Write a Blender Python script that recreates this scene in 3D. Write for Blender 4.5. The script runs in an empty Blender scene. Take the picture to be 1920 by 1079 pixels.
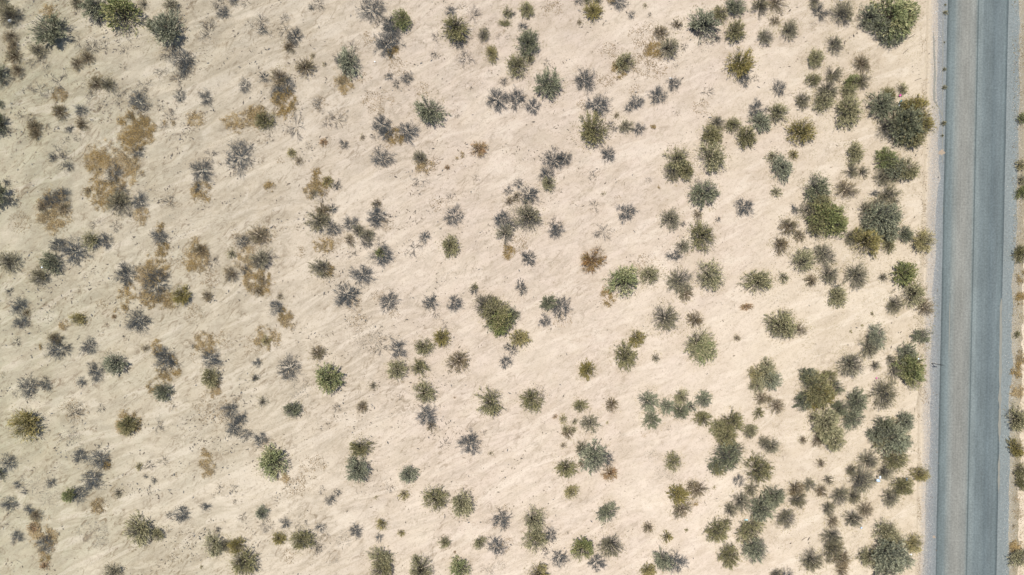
import bpy, math, random
import numpy as np
from mathutils import Vector

# ------------------------------------------------------------------ camera, sky, sun, exposure
PX = 16.0            # photo pixels per metre on the ground (photo 1920 x 1079)
CAM_H = 80.0
CX, CY = 960.0, 539.5
scene = bpy.context.scene
root_col = scene.collection
cam_data = bpy.data.cameras.new('camera')
cam_data.sensor_width = 36.0
cam_data.lens = 36.0 * CAM_H / (1920.0 / PX)
cam_data.clip_start = 0.5
cam_data.clip_end = 3000.0
cam = bpy.data.objects.new('camera', cam_data)
root_col.objects.link(cam)
cam.location = (0, 0, CAM_H)
cam.rotation_euler = (0, 0, 0)
scene.camera = cam

SUN = Vector((-15.0, 16.9, 80.0)).normalized()
elev = math.asin(SUN.z)
azim = math.atan2(SUN.x, SUN.y)
world = bpy.data.worlds.new('World')
scene.world = world
world.use_nodes = True
wn = world.node_tree
for n in list(wn.nodes):
    wn.nodes.remove(n)
wo = wn.nodes.new('ShaderNodeOutputWorld')
wb = wn.nodes.new('ShaderNodeBackground')
ws = wn.nodes.new('ShaderNodeTexSky')
ws.sky_type = 'NISHITA'
ws.sun_disc = False
ws.sun_elevation = elev
ws.sun_rotation = azim
ws.dust_density = 1.5
wb.inputs['Strength'].default_value = 0.085
wn.links.new(ws.outputs[0], wb.inputs['Color'])
wn.links.new(wb.outputs[0], wo.inputs['Surface'])

sd = bpy.data.lights.new('sun', 'SUN')
sd.energy = 4.3
sd.angle = math.radians(0.6)
sd.color = (1.0, 0.955, 0.88)
sun = bpy.data.objects.new('sun', sd)
root_col.objects.link(sun)
sun.rotation_euler = SUN.to_track_quat('Z', 'Y').to_euler()

scene.view_settings.view_transform = 'Standard'
scene.view_settings.look = 'None'
scene.view_settings.exposure = 0.50
scene.view_settings.gamma = 1.0
scene.render.engine = 'CYCLES'

rng = np.random.default_rng(20250)
R = random.Random(77)

# ------------------------------------------------------------------ helpers
def srgb(r, g, b, k=1.0):
    def f(c):
        c /= 255.0
        return (c / 12.92 if c <= 0.04045 else ((c + 0.055) / 1.055) ** 2.4) * k
    return (f(r), f(g), f(b), 1.0)

def ground_xy(u, v, z=0.0):
    k = (CAM_H - z) / CAM_H
    return (u - CX) / PX * k, (CY - v) / PX * k

def _hash(ix, iy, s):
    h = (ix * 374761393 + iy * 668265263 + s * 1442695041) & 0x7fffffff
    h = ((h ^ (h >> 13)) * 1274126177) & 0x7fffffff
    h = h ^ (h >> 16)
    return (h & 0xffff) / 65535.0

def vnoise(x, y, s=0):
    x = np.asarray(x, float); y = np.asarray(y, float)
    ix = np.floor(x).astype(np.int64); iy = np.floor(y).astype(np.int64)
    fx = x - ix; fy = y - iy
    fx = fx * fx * (3 - 2 * fx); fy = fy * fy * (3 - 2 * fy)
    a = _hash(ix, iy, s); b = _hash(ix + 1, iy, s)
    c = _hash(ix, iy + 1, s); d = _hash(ix + 1, iy + 1, s)
    return (a * (1 - fx) + b * fx) * (1 - fy) + (c * (1 - fx) + d * fx) * fy

def fnoise(x, y, s=0, o=3):
    t = 0.0; a = 1.0; w = 0.0
    for k in range(o):
        t = t + a * vnoise(np.asarray(x) * 2 ** k + 17.3 * k, np.asarray(y) * 2 ** k - 9.1 * k, s + k)
        w += a; a *= 0.5
    return t / w

SA = math.radians(28)
def streak(x, y):
    """wash-flow coordinates: along (u) and across (v) the runoff lines"""
    wx = x + 3.0 * (fnoise(x * 0.06, y * 0.06, 91, 2) - 0.5) * 4
    wy = y + 3.0 * (fnoise(x * 0.06 + 31, y * 0.06, 92, 2) - 0.5) * 4
    return wx * math.cos(SA) + wy * math.sin(SA), -wx * math.sin(SA) + wy * math.cos(SA)

ROAD_A = -math.atan2(23.0, 1079.0)
def road_local(x, y):
    ox, oy = ground_xy(1823.5, 539.5)
    dx, dy = x - ox, y - oy
    c, s = math.cos(ROAD_A), math.sin(ROAD_A)
    return dx * c + dy * s, -dx * s + dy * c

def height(x, y):
    u, v = streak(x, y)
    h = (fnoise(u * 0.16, v * 0.55, 5, 3) - 0.5) * 0.34 + (fnoise(x * 0.12, y * 0.12, 8, 2) - 0.5) * 0.25
    h = h + (fnoise(u * 0.5, v * 1.6, 12, 3) - 0.5) * 0.15
    lx, ly = road_local(x, y)
    w = np.clip((np.abs(lx + 0.4) - 5.6) / 5.0, 0, 1)
    return h * w * w * (3 - 2 * w) * np.clip(1.1 - (np.asarray(x) + 60) / 260.0, 0.5, 1.1)

def new_mesh(name, V, F, C=None, smooth=False):
    """V (n,3), F (m,4) quads, C (m,3) a colour per face"""
    me = bpy.data.meshes.new(name)
    V = np.asarray(V, np.float32); F = np.asarray(F, np.int32)
    me.vertices.add(len(V)); me.vertices.foreach_set('co', V.ravel())
    n, k = F.shape
    me.loops.add(n * k); me.loops.foreach_set('vertex_index', F.ravel())
    me.polygons.add(n)
    me.polygons.foreach_set('loop_start', np.arange(0, n * k, k, dtype=np.int32))
    me.polygons.foreach_set('loop_total', np.full(n, k, np.int32))
    if smooth:
        me.polygons.foreach_set('use_smooth', np.ones(n, bool))
    me.update(calc_edges=True)
    if C is not None:
        at = me.color_attributes.new('Col', 'FLOAT_COLOR', 'CORNER')
        c4 = np.ones((n, k, 4), np.float32)
        c4[:, :, :3] = np.asarray(C, np.float32)[:, None, :]
        at.data.foreach_set('color', c4.ravel())
    me.validate()
    return me

def link(name, me, mat=None, parent=None, loc=None):
    o = bpy.data.objects.new(name, me)
    root_col.objects.link(o)
    if mat is not None and me is not None and not me.materials:
        me.materials.append(mat)
    if parent is not None:
        o.parent = parent
    if loc is not None:
        o.location = loc
    return o

def tag(o, label=None, cat=None, group=None, kind=None):
    if label: o['label'] = label
    if cat: o['category'] = cat
    if group: o['group'] = group
    if kind: o['kind'] = kind
    return o

# ------------------------------------------------------------------ materials
def mat_new(name):
    m = bpy.data.materials.new(name); m.use_nodes = True
    nt = m.node_tree
    for n in list(nt.nodes): nt.nodes.remove(n)
    out = nt.nodes.new('ShaderNodeOutputMaterial')
    return m, nt, out

def N(nt, t, **kw):
    n = nt.nodes.new(t)
    for k, v in kw.items():
        if k in n.inputs.keys(): n.inputs[k].default_value = v
        else: setattr(n, k, v)
    return n

def plant_material(name, transl=0.15, var=0.22, rough=0.75):
    m, nt, out = mat_new(name); L = nt.links
    at = N(nt, 'ShaderNodeVertexColor', layer_name='Col')
    oi = N(nt, 'ShaderNodeObjectInfo')
    mr = N(nt, 'ShaderNodeMapRange'); mr.inputs['To Min'].default_value = 1 - var; mr.inputs['To Max'].default_value = 1 + var
    L.new(oi.outputs['Random'], mr.inputs['Value'])
    hs = N(nt, 'ShaderNodeHueSaturation')
    L.new(mr.outputs[0], hs.inputs['Value']); L.new(at.outputs['Color'], hs.inputs['Color'])
    mr2 = N(nt, 'ShaderNodeMath', operation='MULTIPLY_ADD'); mr2.inputs[1].default_value = -0.25; mr2.inputs[2].default_value = 1.12
    L.new(oi.outputs['Random'], mr2.inputs[0]); L.new(mr2.outputs[0], hs.inputs['Saturation'])
    bs = N(nt, 'ShaderNodeBsdfPrincipled'); bs.inputs['Roughness'].default_value = rough
    bs.inputs['Specular IOR Level'].default_value = 0.25
    L.new(hs.outputs[0], bs.inputs['Base Color'])
    if transl > 0:
        tr = N(nt, 'ShaderNodeBsdfTranslucent'); L.new(hs.outputs[0], tr.inputs['Color'])
        mx = N(nt, 'ShaderNodeMixShader'); mx.inputs[0].default_value = transl
        L.new(bs.outputs[0], mx.inputs[1]); L.new(tr.outputs[0], mx.inputs[2]); L.new(mx.outputs[0], out.inputs['Surface'])
    else:
        L.new(bs.outputs[0], out.inputs['Surface'])
    return m

M_LEAF = plant_material('leaf_blades', 0.18)
M_TWIG = plant_material('twig_bark', 0.0, 0.2, 0.85)
M_GRASS = plant_material('dry_grass_blades', 0.2, 0.15, 0.85)

def flat_material(name, rgba, rough=0.6, metal=0.0, bump=0.0, bscale=20.0, mottled=0.12):
    m, nt, out = mat_new(name); L = nt.links
    bs = N(nt, 'ShaderNodeBsdfPrincipled'); bs.inputs['Roughness'].default_value = rough; bs.inputs['Metallic'].default_value = metal
    tc = N(nt, 'ShaderNodeTexCoord'); nz = N(nt, 'ShaderNodeTexNoise'); nz.inputs['Scale'].default_value = bscale
    L.new(tc.outputs['Object'], nz.inputs['Vector'])
    mx = N(nt, 'ShaderNodeMix', data_type='RGBA')
    d = 1 - mottled
    mx.inputs[6].default_value = (rgba[0] * d, rgba[1] * d, rgba[2] * d, 1); mx.inputs[7].default_value = rgba
    L.new(nz.outputs[0], mx.inputs[0]); L.new(mx.outputs[2], bs.inputs['Base Color'])
    if bump:
        b = N(nt, 'ShaderNodeBump'); b.inputs['Strength'].default_value = bump; b.inputs['Distance'].default_value = 0.02
        L.new(nz.outputs[0], b.inputs['Height']); L.new(b.outputs[0], bs.inputs['Normal'])
    L.new(bs.outputs[0], out.inputs['Surface'])
    return m

def sand_material():
    m, nt, out = mat_new('desert_sand'); L = nt.links
    tc = N(nt, 'ShaderNodeTexCoord')
    def mapped(rot, sc):
        mp = N(nt, 'ShaderNodeMapping', vector_type='TEXTURE'); mp.inputs['Rotation'].default_value = (0, 0, rot); mp.inputs['Scale'].default_value = tuple(1 / q for q in sc)
        L.new(tc.outputs['Object'], mp.inputs['Vector']); return mp.outputs[0]
    def noise(vec, scale, detail=5, rough=0.6, dist=0.0):
        n = N(nt, 'ShaderNodeTexNoise'); n.inputs['Scale'].default_value = scale; n.inputs['Detail'].default_value = detail
        n.inputs['Roughness'].default_value = rough; n.inputs['Distortion'].default_value = dist
        L.new(vec, n.inputs['Vector']); return n.outputs[0]
    def ramp(fac, stops):
        r = N(nt, 'ShaderNodeValToRGB'); e = r.color_ramp.elements
        e[0].position, e[0].color = stops[0]; e[1].position, e[1].color = stops[-1]
        for p, c in stops[1:-1]:
            k = e.new(p); k.color = c
        L.new(fac, r.inputs[0]); return r.outputs[0]
    def mix(fac, a, b, mode='MIX'):
        x = N(nt, 'ShaderNodeMix', data_type='RGBA', blend_type=mode)
        if isinstance(fac, float): x.inputs[0].default_value = fac
        else: L.new(fac, x.inputs[0])
        for s, v in ((6, a), (7, b)):
            if isinstance(v, tuple): x.inputs[s].default_value = v
            else: L.new(v, x.inputs[s])
        return x.outputs[2]
    plain = mapped(0, (1, 1, 1)); stv = mapped(SA, (0.50, 1.05, 1))
    sep = N(nt, 'ShaderNodeSeparateXYZ'); L.new(tc.outputs['Object'], sep.inputs[0])
    # greenish vignette darkening painted into the sand's west side, fading to pink sand mid-way
    mr = N(nt, 'ShaderNodeMapRange'); mr.inputs['From Min'].default_value = -62; mr.inputs['From Max'].default_value = -8
    wob = N(nt, 'ShaderNodeMath', operation='MULTIPLY_ADD'); wob.inputs[1].default_value = 26.0; wob.inputs[2].default_value = -13.0
    L.new(noise(plain, 0.045, 4), wob.inputs[0])
    addn = N(nt, 'ShaderNodeMath', operation='ADD'); L.new(sep.outputs['X'], addn.inputs[0]); L.new(wob.outputs[0], addn.inputs[1])
    L.new(addn.outputs[0], mr.inputs['Value'])
    K = 0.61
    west = srgb(204, 199, 172, K); mid = srgb(231, 216, 200, K); east = srgb(225, 211, 190, K)
    c = mix(mr.outputs[0], west, mid)
    mr2 = N(nt, 'ShaderNodeMapRange'); mr2.inputs['From Min'].default_value = 22; mr2.inputs['From Max'].default_value = 44
    L.new(addn.outputs[0], mr2.inputs['Value'])
    c = mix(mr2.outputs[0], c, east)
    # flow stains
    c = mix(ramp(noise(stv, 0.55, 6, 0.62, 0.6), [(0.40, (0, 0, 0, 1)), (0.62, (1, 1, 1, 1))]), c, mix(0.26, c, srgb(194, 176, 146, K)))
    c = mix(ramp(noise(stv, 1.7, 6, 0.7, 0.8), [(0.50, (0, 0, 0, 1)), (0.66, (1, 1, 1, 1))]), c, mix(0.22, c, srgb(160, 142, 118, K)))
    # pale crust
    c = mix(ramp(noise(plain, 0.5, 5, 0.6), [(0.50, (0, 0, 0, 1)), (0.75, (1, 1, 1, 1))]), c, mix(0.35, c, srgb(240, 228, 208, K)))
    def mul(a, b):
        q = N(nt, 'ShaderNodeMath', operation='MULTIPLY'); L.new(a, q.inputs[0]); L.new(b, q.inputs[1]); return q.outputs[0]
    wl = N(nt, 'ShaderNodeMapRange'); wl.inputs['From Min'].default_value = 25; wl.inputs['From Max'].default_value = -45
    wl.inputs['To Min'].default_value = 0.30; wl.inputs['To Max'].default_value = 1.0
    L.new(addn.outputs[0], wl.inputs['Value'])
    wv = N(nt, 'ShaderNodeMapping', vector_type='TEXTURE'); wv.inputs['Rotation'].default_value = (0, 0, 0.75); wv.inputs['Scale'].default_value = (2.2, 1.0, 1)
    L.new(tc.outputs['Object'], wv.inputs['Vector'])
    s1 = ramp(noise(wv.outputs[0], 1.1, 9, 0.78, 1.6), [(0.53, (0, 0, 0, 1)), (0.60, (1, 1, 1, 1))])
    m1 = ramp(noise(plain, 0.22, 4, 0.6, 0.5), [(0.36, (0, 0, 0, 1)), (0.55, (1, 1, 1, 1))])
    c = mix(mul(mul(s1, m1), wl.outputs[0]), c, mix(0.75, c, srgb(132, 112, 84, K)))
    s2 = ramp(noise(stv, 3.4, 9, 0.8, 1.2), [(0.56, (0, 0, 0, 1)), (0.63, (1, 1, 1, 1))])
    c = mix(mul(s2, wl.outputs[0]), c, mix(0.42, c, srgb(120, 108, 88, K)))
    # runoff channels: soft winding bands of grey-brown silt and washed pale sand
    ch = N(nt, 'ShaderNodeMapping', vector_type='TEXTURE'); ch.inputs['Rotation'].default_value = (0, 0, 0.42); ch.inputs['Scale'].default_value = (6.0, 1.6, 1)
    L.new(tc.outputs['Object'], ch.inputs['Vector'])
    cn = noise(ch.outputs[0], 0.55, 5, 0.55, 1.8)
    c = mix(mul(ramp(cn, [(0.44, (0, 0, 0, 1)), (0.495, (1, 1, 1, 1)), (0.55, (0, 0, 0, 1))]), wl.outputs[0]), c, mix(0.36, c, srgb(160, 148, 126, K)))
    c = mix(ramp(cn, [(0.56, (0, 0, 0, 1)), (0.62, (1, 1, 1, 1)), (0.70, (0, 0, 0, 1))]), c, mix(0.30, c, srgb(246, 236, 220, K)))
    c = mix(ramp(noise(plain, 0.10, 3, 0.5, 0.8), [(0.45, (0, 0, 0, 1)), (0.70, (1, 1, 1, 1))]), c, mix(0.30, c, srgb(246, 234, 214, K)))
    # grit
    g = noise(plain, 7.0, 6, 0.75)
    c = mix(ramp(g, [(0.32, (1, 1, 1, 1)), (0.45, (0, 0, 0, 1))]), c, mix(0.55, c, srgb(150, 130, 105, K)))
    g2 = noise(plain, 2.6, 8, 0.8, 0.5)
    c = mix(ramp(g2, [(0.56, (0, 0, 0, 1)), (0.68, (1, 1, 1, 1))]), c, mix(0.60, c, srgb(150, 130, 104, K)))
    bs = N(nt, 'ShaderNodeBsdfDiffuse'); bs.inputs['Roughness'].default_value = 1.0
    L.new(c, bs.inputs['Color'])
    b1 = N(nt, 'ShaderNodeBump'); b1.inputs['Strength'].default_value = 0.42; b1.inputs['Distance'].default_value = 0.07
    L.new(noise(stv, 2.2, 7, 0.7, 0.7), b1.inputs['Height'])
    b2 = N(nt, 'ShaderNodeBump'); b2.inputs['Strength'].default_value = 0.3; b2.inputs['Distance'].default_value = 0.05
    L.new(g, b2.inputs['Height']); L.new(b1.outputs[0], b2.inputs['Normal']); L.new(b2.outputs[0], bs.inputs['Normal'])
    L.new(bs.outputs[0], out.inputs['Surface'])
    return m

def strip_material(name, stops, x0, x1, grit, edge=None, streaks=0.12, blotch=0.12, wave=0.0):
    """stops: (metres across, colour). Colour bands run along the sheet's own Y."""
    m, nt, out = mat_new(name); L = nt.links
    tc = N(nt, 'ShaderNodeTexCoord'); sep = N(nt, 'ShaderNodeSeparateXYZ'); L.new(tc.outputs['Object'], sep.inputs[0])
    xin = sep.outputs['X']
    if wave:
        mpw = N(nt, 'ShaderNodeMapping'); mpw.inputs['Scale'].default_value = (0.6, 0.16, 1); L.new(tc.outputs['Object'], mpw.inputs[0])
        nw = N(nt, 'ShaderNodeTexNoise'); nw.inputs['Scale'].default_value = 1.0; nw.inputs['Detail'].default_value = 6; nw.inputs['Roughness'].default_value = 0.65
        L.new(mpw.outputs[0], nw.inputs['Vector'])
        ma = N(nt, 'ShaderNodeMath', operation='MULTIPLY_ADD'); ma.inputs[1].default_value = wave * 2; ma.inputs[2].default_value = -wave
        L.new(nw.outputs[0], ma.inputs[0])
        ad = N(nt, 'ShaderNodeMath', operation='ADD'); L.new(xin, ad.inputs[0]); L.new(ma.outputs[0], ad.inputs[1]); xin = ad.outputs[0]
    mr = N(nt, 'ShaderNodeMapRange'); mr.inputs['From Min'].default_value = x0; mr.inputs['From Max'].default_value = x1
    L.new(xin, mr.inputs['Value'])
    r = N(nt, 'ShaderNodeValToRGB'); e = r.color_ramp.elements
    e[0].position = (stops[0][0] - x0) / (x1 - x0); e[0].color = stops[0][1]
    e[1].position = (stops[-1][0] - x0) / (x1 - x0); e[1].color = stops[-1][1]
    for p, c in stops[1:-1]:
        k = e.new((p - x0) / (x1 - x0)); k.color = c
    L.new(mr.outputs[0], r.inputs[0])
    col = r.outputs[0]
    def varied(scale3, sc, amt, col, lo=0.3, hi=0.7, det=5):
        mp = N(nt, 'ShaderNodeMapping'); mp.inputs['Scale'].default_value = scale3; L.new(tc.outputs['Object'], mp.inputs[0])
        n = N(nt, 'ShaderNodeTexNoise'); n.inputs['Scale'].default_value = sc; n.inputs['Detail'].default_value = det; n.inputs['Roughness'].default_value = 0.65
        L.new(mp.outputs[0], n.inputs['Vector'])
        q = N(nt, 'ShaderNodeMapRange'); q.inputs['From Min'].default_value = lo; q.inputs['From Max'].default_value = hi
        q.inputs['To Min'].default_value = 1 - amt; q.inputs['To Max'].default_value = 1 + amt
        L.new(n.outputs[0], q.inputs['Value'])
        h = N(nt, 'ShaderNodeHueSaturation'); L.new(q.outputs[0], h.inputs['Value']); L.new(col, h.inputs['Color'])
        return h.outputs[0], n.outputs[0]
    col, _ = varied((4.0, 0.05, 1), 1.0, streaks, col)
    col, _ = varied((0.5, 0.14, 1), 1.0, blotch, col)
    col, gn = varied((1, 1, 1), 4.5, grit, col, 0.3, 0.7, 8)
    bs = N(nt, 'ShaderNodeBsdfPrincipled'); bs.inputs['Roughness'].default_value = 0.85; bs.inputs['Specular IOR Level'].default_value = 0.2
    L.new(col, bs.inputs['Base Color'])
    b = N(nt, 'ShaderNodeBump'); b.inputs['Strength'].default_value = 0.4; b.inputs['Distance'].default_value = 0.02
    L.new(gn, b.inputs['Height']); L.new(b.outputs[0], bs.inputs['Normal'])
    L.new(bs.outputs[0], out.inputs['Surface'])
    return m

# ------------------------------------------------------------------ ground and road
def grid_axis(lo, hi, step, far):
    a = np.arange(lo, hi + step * 0.5, step)
    out = [a]; s = step; p = hi; ext = []
    while p < far:
        s *= 1.35; p += s; ext.append(p)
    ext = np.array(ext)
    return np.concatenate([(-(ext - hi) + lo)[::-1], a, ext])

gx = grid_axis(-68, 68, 0.3, 900); gy = grid_axis(-42, 42, 0.3, 900)
X, Y = np.meshgrid(gx, gy)
Z = height(X, Y)
far = np.clip((np.maximum(np.abs(X) - 70, np.abs(Y) - 44)) / 40, 0, 1)
Z = Z * (1 - far)
V = np.stack([X.ravel(), Y.ravel(), Z.ravel()], 1)
ny, nx = X.shape
idx = np.arange(nx * ny).reshape(ny, nx)
F = np.stack([idx[:-1, :-1].ravel(), idx[:-1, 1:].ravel(), idx[1:, 1:].ravel(), idx[1:, :-1].ravel()], 1)
ground = link('ground', new_mesh('ground', V, F, smooth=True), sand_material())
tag(ground, kind='structure')

ROX, ROY = ground_xy(1823.5, 539.5)
def sheet(name, left, right, z, mat, seed, jl=0.0, jr=0.0, length=300.0, step=0.14, kind='structure'):
    ys = np.arange(-length / 2, length / 2, step)
    ncol = 7
    Vs = []
    for i, yv in enumerate(ys):
        l = left(yv) + jl * (float(fnoise(yv * 0.30, 0.5, seed, 6)) - 0.5) * 2
        r = right(yv) + jr * (float(fnoise(yv * 0.30, 7.5, seed + 9, 6)) - 0.5) * 2
        for k in range(ncol):
            Vs.append((l + (r - l) * k / (ncol - 1), yv, z))
    n = len(ys)
    ix = np.arange(n * ncol).reshape(n, ncol)
    Fs = np.stack([ix[:-1, :-1].ravel(), ix[:-1, 1:].ravel(), ix[1:, 1:].ravel(), ix[1:, :-1].ravel()], 1)
    o = link(name, new_mesh(name, Vs, Fs), mat)
    o.location = (ROX, ROY, 0); o.rotation_euler = (0, 0, ROAD_A)
    tag(o, kind=kind)
    return o

KR = 0.43
def A(r, g, b):
    m = (r + g + b) / 3.0
    return srgb(r + (m - r) * .22 + 4, g + (m - g) * .22 + 1, b + (m - b) * .22 - 6, KR)
dirt = strip_material('packed_dirt', [(-6.6, A(244, 228, 202)), (-6.0, A(226, 208, 184)), (-5.7, A(240, 222, 198)), (-5.2, A(214, 202, 190)), (-4.3, A(190, 186, 182)), (4.2, A(186, 182, 170)), (6.2, A(186, 172, 146))],
                      -7.0, 7.0, 0.16, streaks=0.07, blotch=0.09, wave=0.5)
gravel = strip_material('gravel_shoulder', [(-5.0, A(184, 182, 180)), (-4.5, A(162, 168, 176)), (-3.8, A(150, 162, 172)), (3.6, A(150, 165, 173)), (4.6, A(148, 164, 173)), (5.4, A(170, 172, 168))],
                        -5.6, 5.6, 0.26, streaks=0.06, blotch=0.07, wave=0.35)
asph = strip_material('asphalt', [
    (-3.62, A(92, 110, 120)), (-3.52, A(100, 119, 130)), (-3.30, A(122, 142, 152)), (-2.80, A(132, 151, 160)), (-2.40, A(150, 161, 164)),
    (-1.9, A(157, 162, 162)), (-1.2, A(160, 164, 163)), (-0.35, A(154, 162, 164)), (-0.12, A(140, 155, 160)), (-0.05, A(104, 122, 132)), (0.02, A(104, 122, 132)),
    (0.10, A(140, 158, 166)), (0.45, A(138, 156, 165)), (0.80, A(125, 144, 155)), (1.5, A(121, 140, 151)), (2.0, A(113, 133, 146)), (2.6, A(119, 138, 150)),
    (3.2, A(120, 140, 151)), (3.38, A(100, 119, 131)), (3.50, A(90, 109, 122))], -3.8, 3.8, 0.24, streaks=0.11, blotch=0.18)
sheet('dirt_shoulder', lambda y: -6.1, lambda y: 6.0, 0.004, dirt, 3, 0.45, 0.8)
sheet('gravel_verge', lambda y: -4.62 + 0.28 * math.exp(-((y - 12) / 12.0) ** 2) - 0.5 * max(0, (-y - 16) / 18.0), lambda y: 4.85 + 0.12 * math.sin(y * 0.11), 0.008, gravel, 5, 0.48, 0.50)
sheet('road', lambda y: -3.62, lambda y: 3.50, 0.014, asph, 7, 0.05, 0.04)

def thin_streak(name, pts, w, mat, z, seed):
    """a thin sheet of blown sand following photo points"""
    P = [ground_xy(*p) for p in pts]
    Vs = []; m = len(P)
    dense = []
    for a, b in zip(P[:-1], P[1:]):
        d = math.hypot(b[0] - a[0], b[1] - a[1]); k = max(2, int(d / 0.3))
        for i in range(k): dense.append((a[0] + (b[0] - a[0]) * i / k, a[1] + (b[1] - a[1]) * i / k))
    dense.append(P[-1])
    for i, p in enumerate(dense):
        q = dense[min(i + 1, len(dense) - 1)]; r = dense[max(i - 1, 0)]
        dx, dy = q[0] - r[0], q[1] - r[1]; L_ = math.hypot(dx, dy) or 1
        ww = w * (0.25 + 1.3 * float(fnoise(i * 0.4, seed, seed, 3))) * min(1, i / 4 + .15, (len(dense) - 1 - i) / 4 + .15)
        off = (float(fnoise(i * 0.25, seed + 4.0, seed, 3)) - 0.5) * w * .5 * .5
        nx_, ny_ = -dy / L_, dx / L_
        Vs.append((p[0] + nx_ * (off - ww / 2), p[1] + ny_ * (off - ww / 2), z))
        Vs.append((p[0] + nx_ * (off + ww / 2), p[1] + ny_ * (off + ww / 2), z))
    Fs = [(2 * i, 2 * i + 1, 2 * i + 3, 2 * i + 2) for i in range(len(dense) - 1)]
    o = link(name, new_mesh(name, Vs, Fs), mat)
    return tag(o, kind='stuff')

M_SANDSTREAK = flat_material('blown_sand', A(172, 174, 168), 0.95, bscale=3.0, mottled=0.2)
M_ORANGE = flat_material('orange_sand', A(208, 186, 164), 0.95, bscale=3.0, mottled=0.15)
for k, (pts, w) in enumerate([
        ([(1750, 60), (1753, 140), (1751, 185)], 0.22), ([(1767, 310), (1768, 10)], 0.10),
        ([(1751, 150), (1752, 190), (1762, 205), (1769, 224)], 0.22), ([(1877, 560), (1876, 640), (1875, 720), (1874, 830)], 0.34),
        ([(1873, 850), (1872, 925)], 0.22), ([(1781, 560), (1779, 672)], 0.09), ([(1768, 388), (1766, 402)], 0.2)]):
    thin_streak('sand_streak', pts, w, M_SANDSTREAK, 0.018 + 0.001 * k, 30 + k)
def spill(u, v, r, seed):
    x, y = ground_xy(u, v); n = 40; rings = 5
    Vs = []
    for j in range(rings + 1):
        for i in range(n):
            a = 2 * math.pi * i / n
            rr = r * (j / rings) * (0.15 + 1.5 * float(fnoise(math.cos(a) * 3.1 + seed, math.sin(a) * 3.1, seed, 3)))
            Vs.append((x + rr * math.cos(a) * 1.25, y + rr * math.sin(a), 0.012 + 0.05 * r * (1 - (j / rings) ** 2)))
    Fs = [(j * n + i, j * n + (i + 1) % n, (j + 1) * n + (i + 1) % n, (j + 1) * n + i) for j in range(rings) for i in range(n)]
    o = link('sand_spill', new_mesh('sand_spill', Vs, Fs, smooth=True), M_ORANGE)
    return o
tag(spill(1765, 286, 0.42, 3), 'pale orange sand spill on the gravel against the asphalt edge, upper part of the road', 'sand pile')
tag(spill(1751, 1007, 0.16, 5), 'small pale orange sand spill on the gravel near the bottom of the road', 'sand pile')

# ------------------------------------------------------------------ plant geometry
def prisms(P0, P1, r0, r1):
    """three sided tapered prisms for many segments at once"""
    P0 = np.asarray(P0, float); P1 = np.asarray(P1, float); n = len(P0)
    r0 = np.broadcast_to(r0, n); r1 = np.broadcast_to(r1, n)
    d = P1 - P0; L = np.linalg.norm(d, axis=1, keepdims=True); d = d / np.maximum(L, 1e-9)
    up = np.tile([0.0, 0.0, 1.0], (n, 1)); up[np.abs(d[:, 2]) > 0.9] = [1.0, 0, 0]
    a = np.cross(d, up); a /= np.maximum(np.linalg.norm(a, axis=1, keepdims=True), 1e-9); b = np.cross(d, a)
    V = np.zeros((n, 6, 3))
    for k in range(3):
        t = 2 * math.pi * k / 3 + 0.5
        o = a * math.cos(t) + b * math.sin(t)
        V[:, k] = P0 + o * r0[:, None]; V[:, 3 + k] = P1 + o * r1[:, None]
    base = (np.arange(n) * 6)[:, None]
    F = np.concatenate([base + np.array([[0, 1, 4, 3]]), base + np.array([[1, 2, 5, 4]]), base + np.array([[2, 0, 3, 5]])], 1).reshape(-1, 4)
    return V.reshape(-1, 3), F

def blades(P, D, length, width, g):
    """kite shaped leaf blades"""
    n = len(P)
    D = D / np.maximum(np.linalg.norm(D, axis=1, keepdims=True), 1e-9)
    s = np.cross(D, np.array([0, 0, 1.0])) + g.normal(0, 0.35, (n, 3))
    s -= D * np.sum(s * D, 1, keepdims=True)
    s /= np.maximum(np.linalg.norm(s, axis=1, keepdims=True), 1e-9)
    L = np.broadcast_to(length, n)[:, None]; W = np.broadcast_to(width, n)[:, None]
    V = np.zeros((n, 4, 3))
    V[:, 0] = P; V[:, 1] = P + D * L * 0.5 - s * W * 0.5; V[:, 2] = P + D * L; V[:, 3] = P + D * L * 0.5 + s * W * 0.5
    F = (np.arange(n) * 4)[:, None] + np.array([[0, 1, 2, 3]])
    return V.reshape(-1, 3), F

PAL = {   # twig colours, leaf colours (linear albedo)
    'G': ((.085, .075, .055), [(.165, .190, .082), (.245, .255, .120), (.110, .135, .060), (.320, .305, .155)]),
    'O': ((.095, .084, .060), [(.250, .240, .135), (.180, .180, .098), (.370, .335, .200), (.115, .118, .065)]),
    'D': ((.085, .085, .075), [(.195, .210, .142), (.145, .160, .110), (.290, .290, .200), (.096, .108, .080)]),
    'P': ((.105, .098, .082), [(.230, .212, .140), (.170, .162, .112), (.300, .270, .175)]),
    'S': ((.084, .092, .094), []),
    'W': ((.110, .104, .096), []),
    'B': ((.125, .098, .070), [(.280, .225, .138), (.205, .168, .108), (.175, .160, .098)]),
    'R': ((.150, .098, .058), [(.340, .215, .105), (.250, .155, .080), (.290, .225, .115)]),
    'A': ((.105, .090, .055), [(.290, .250, .105), (.210, .195, .080), (.350, .295, .145), (.140, .136, .062)]),
}
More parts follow.
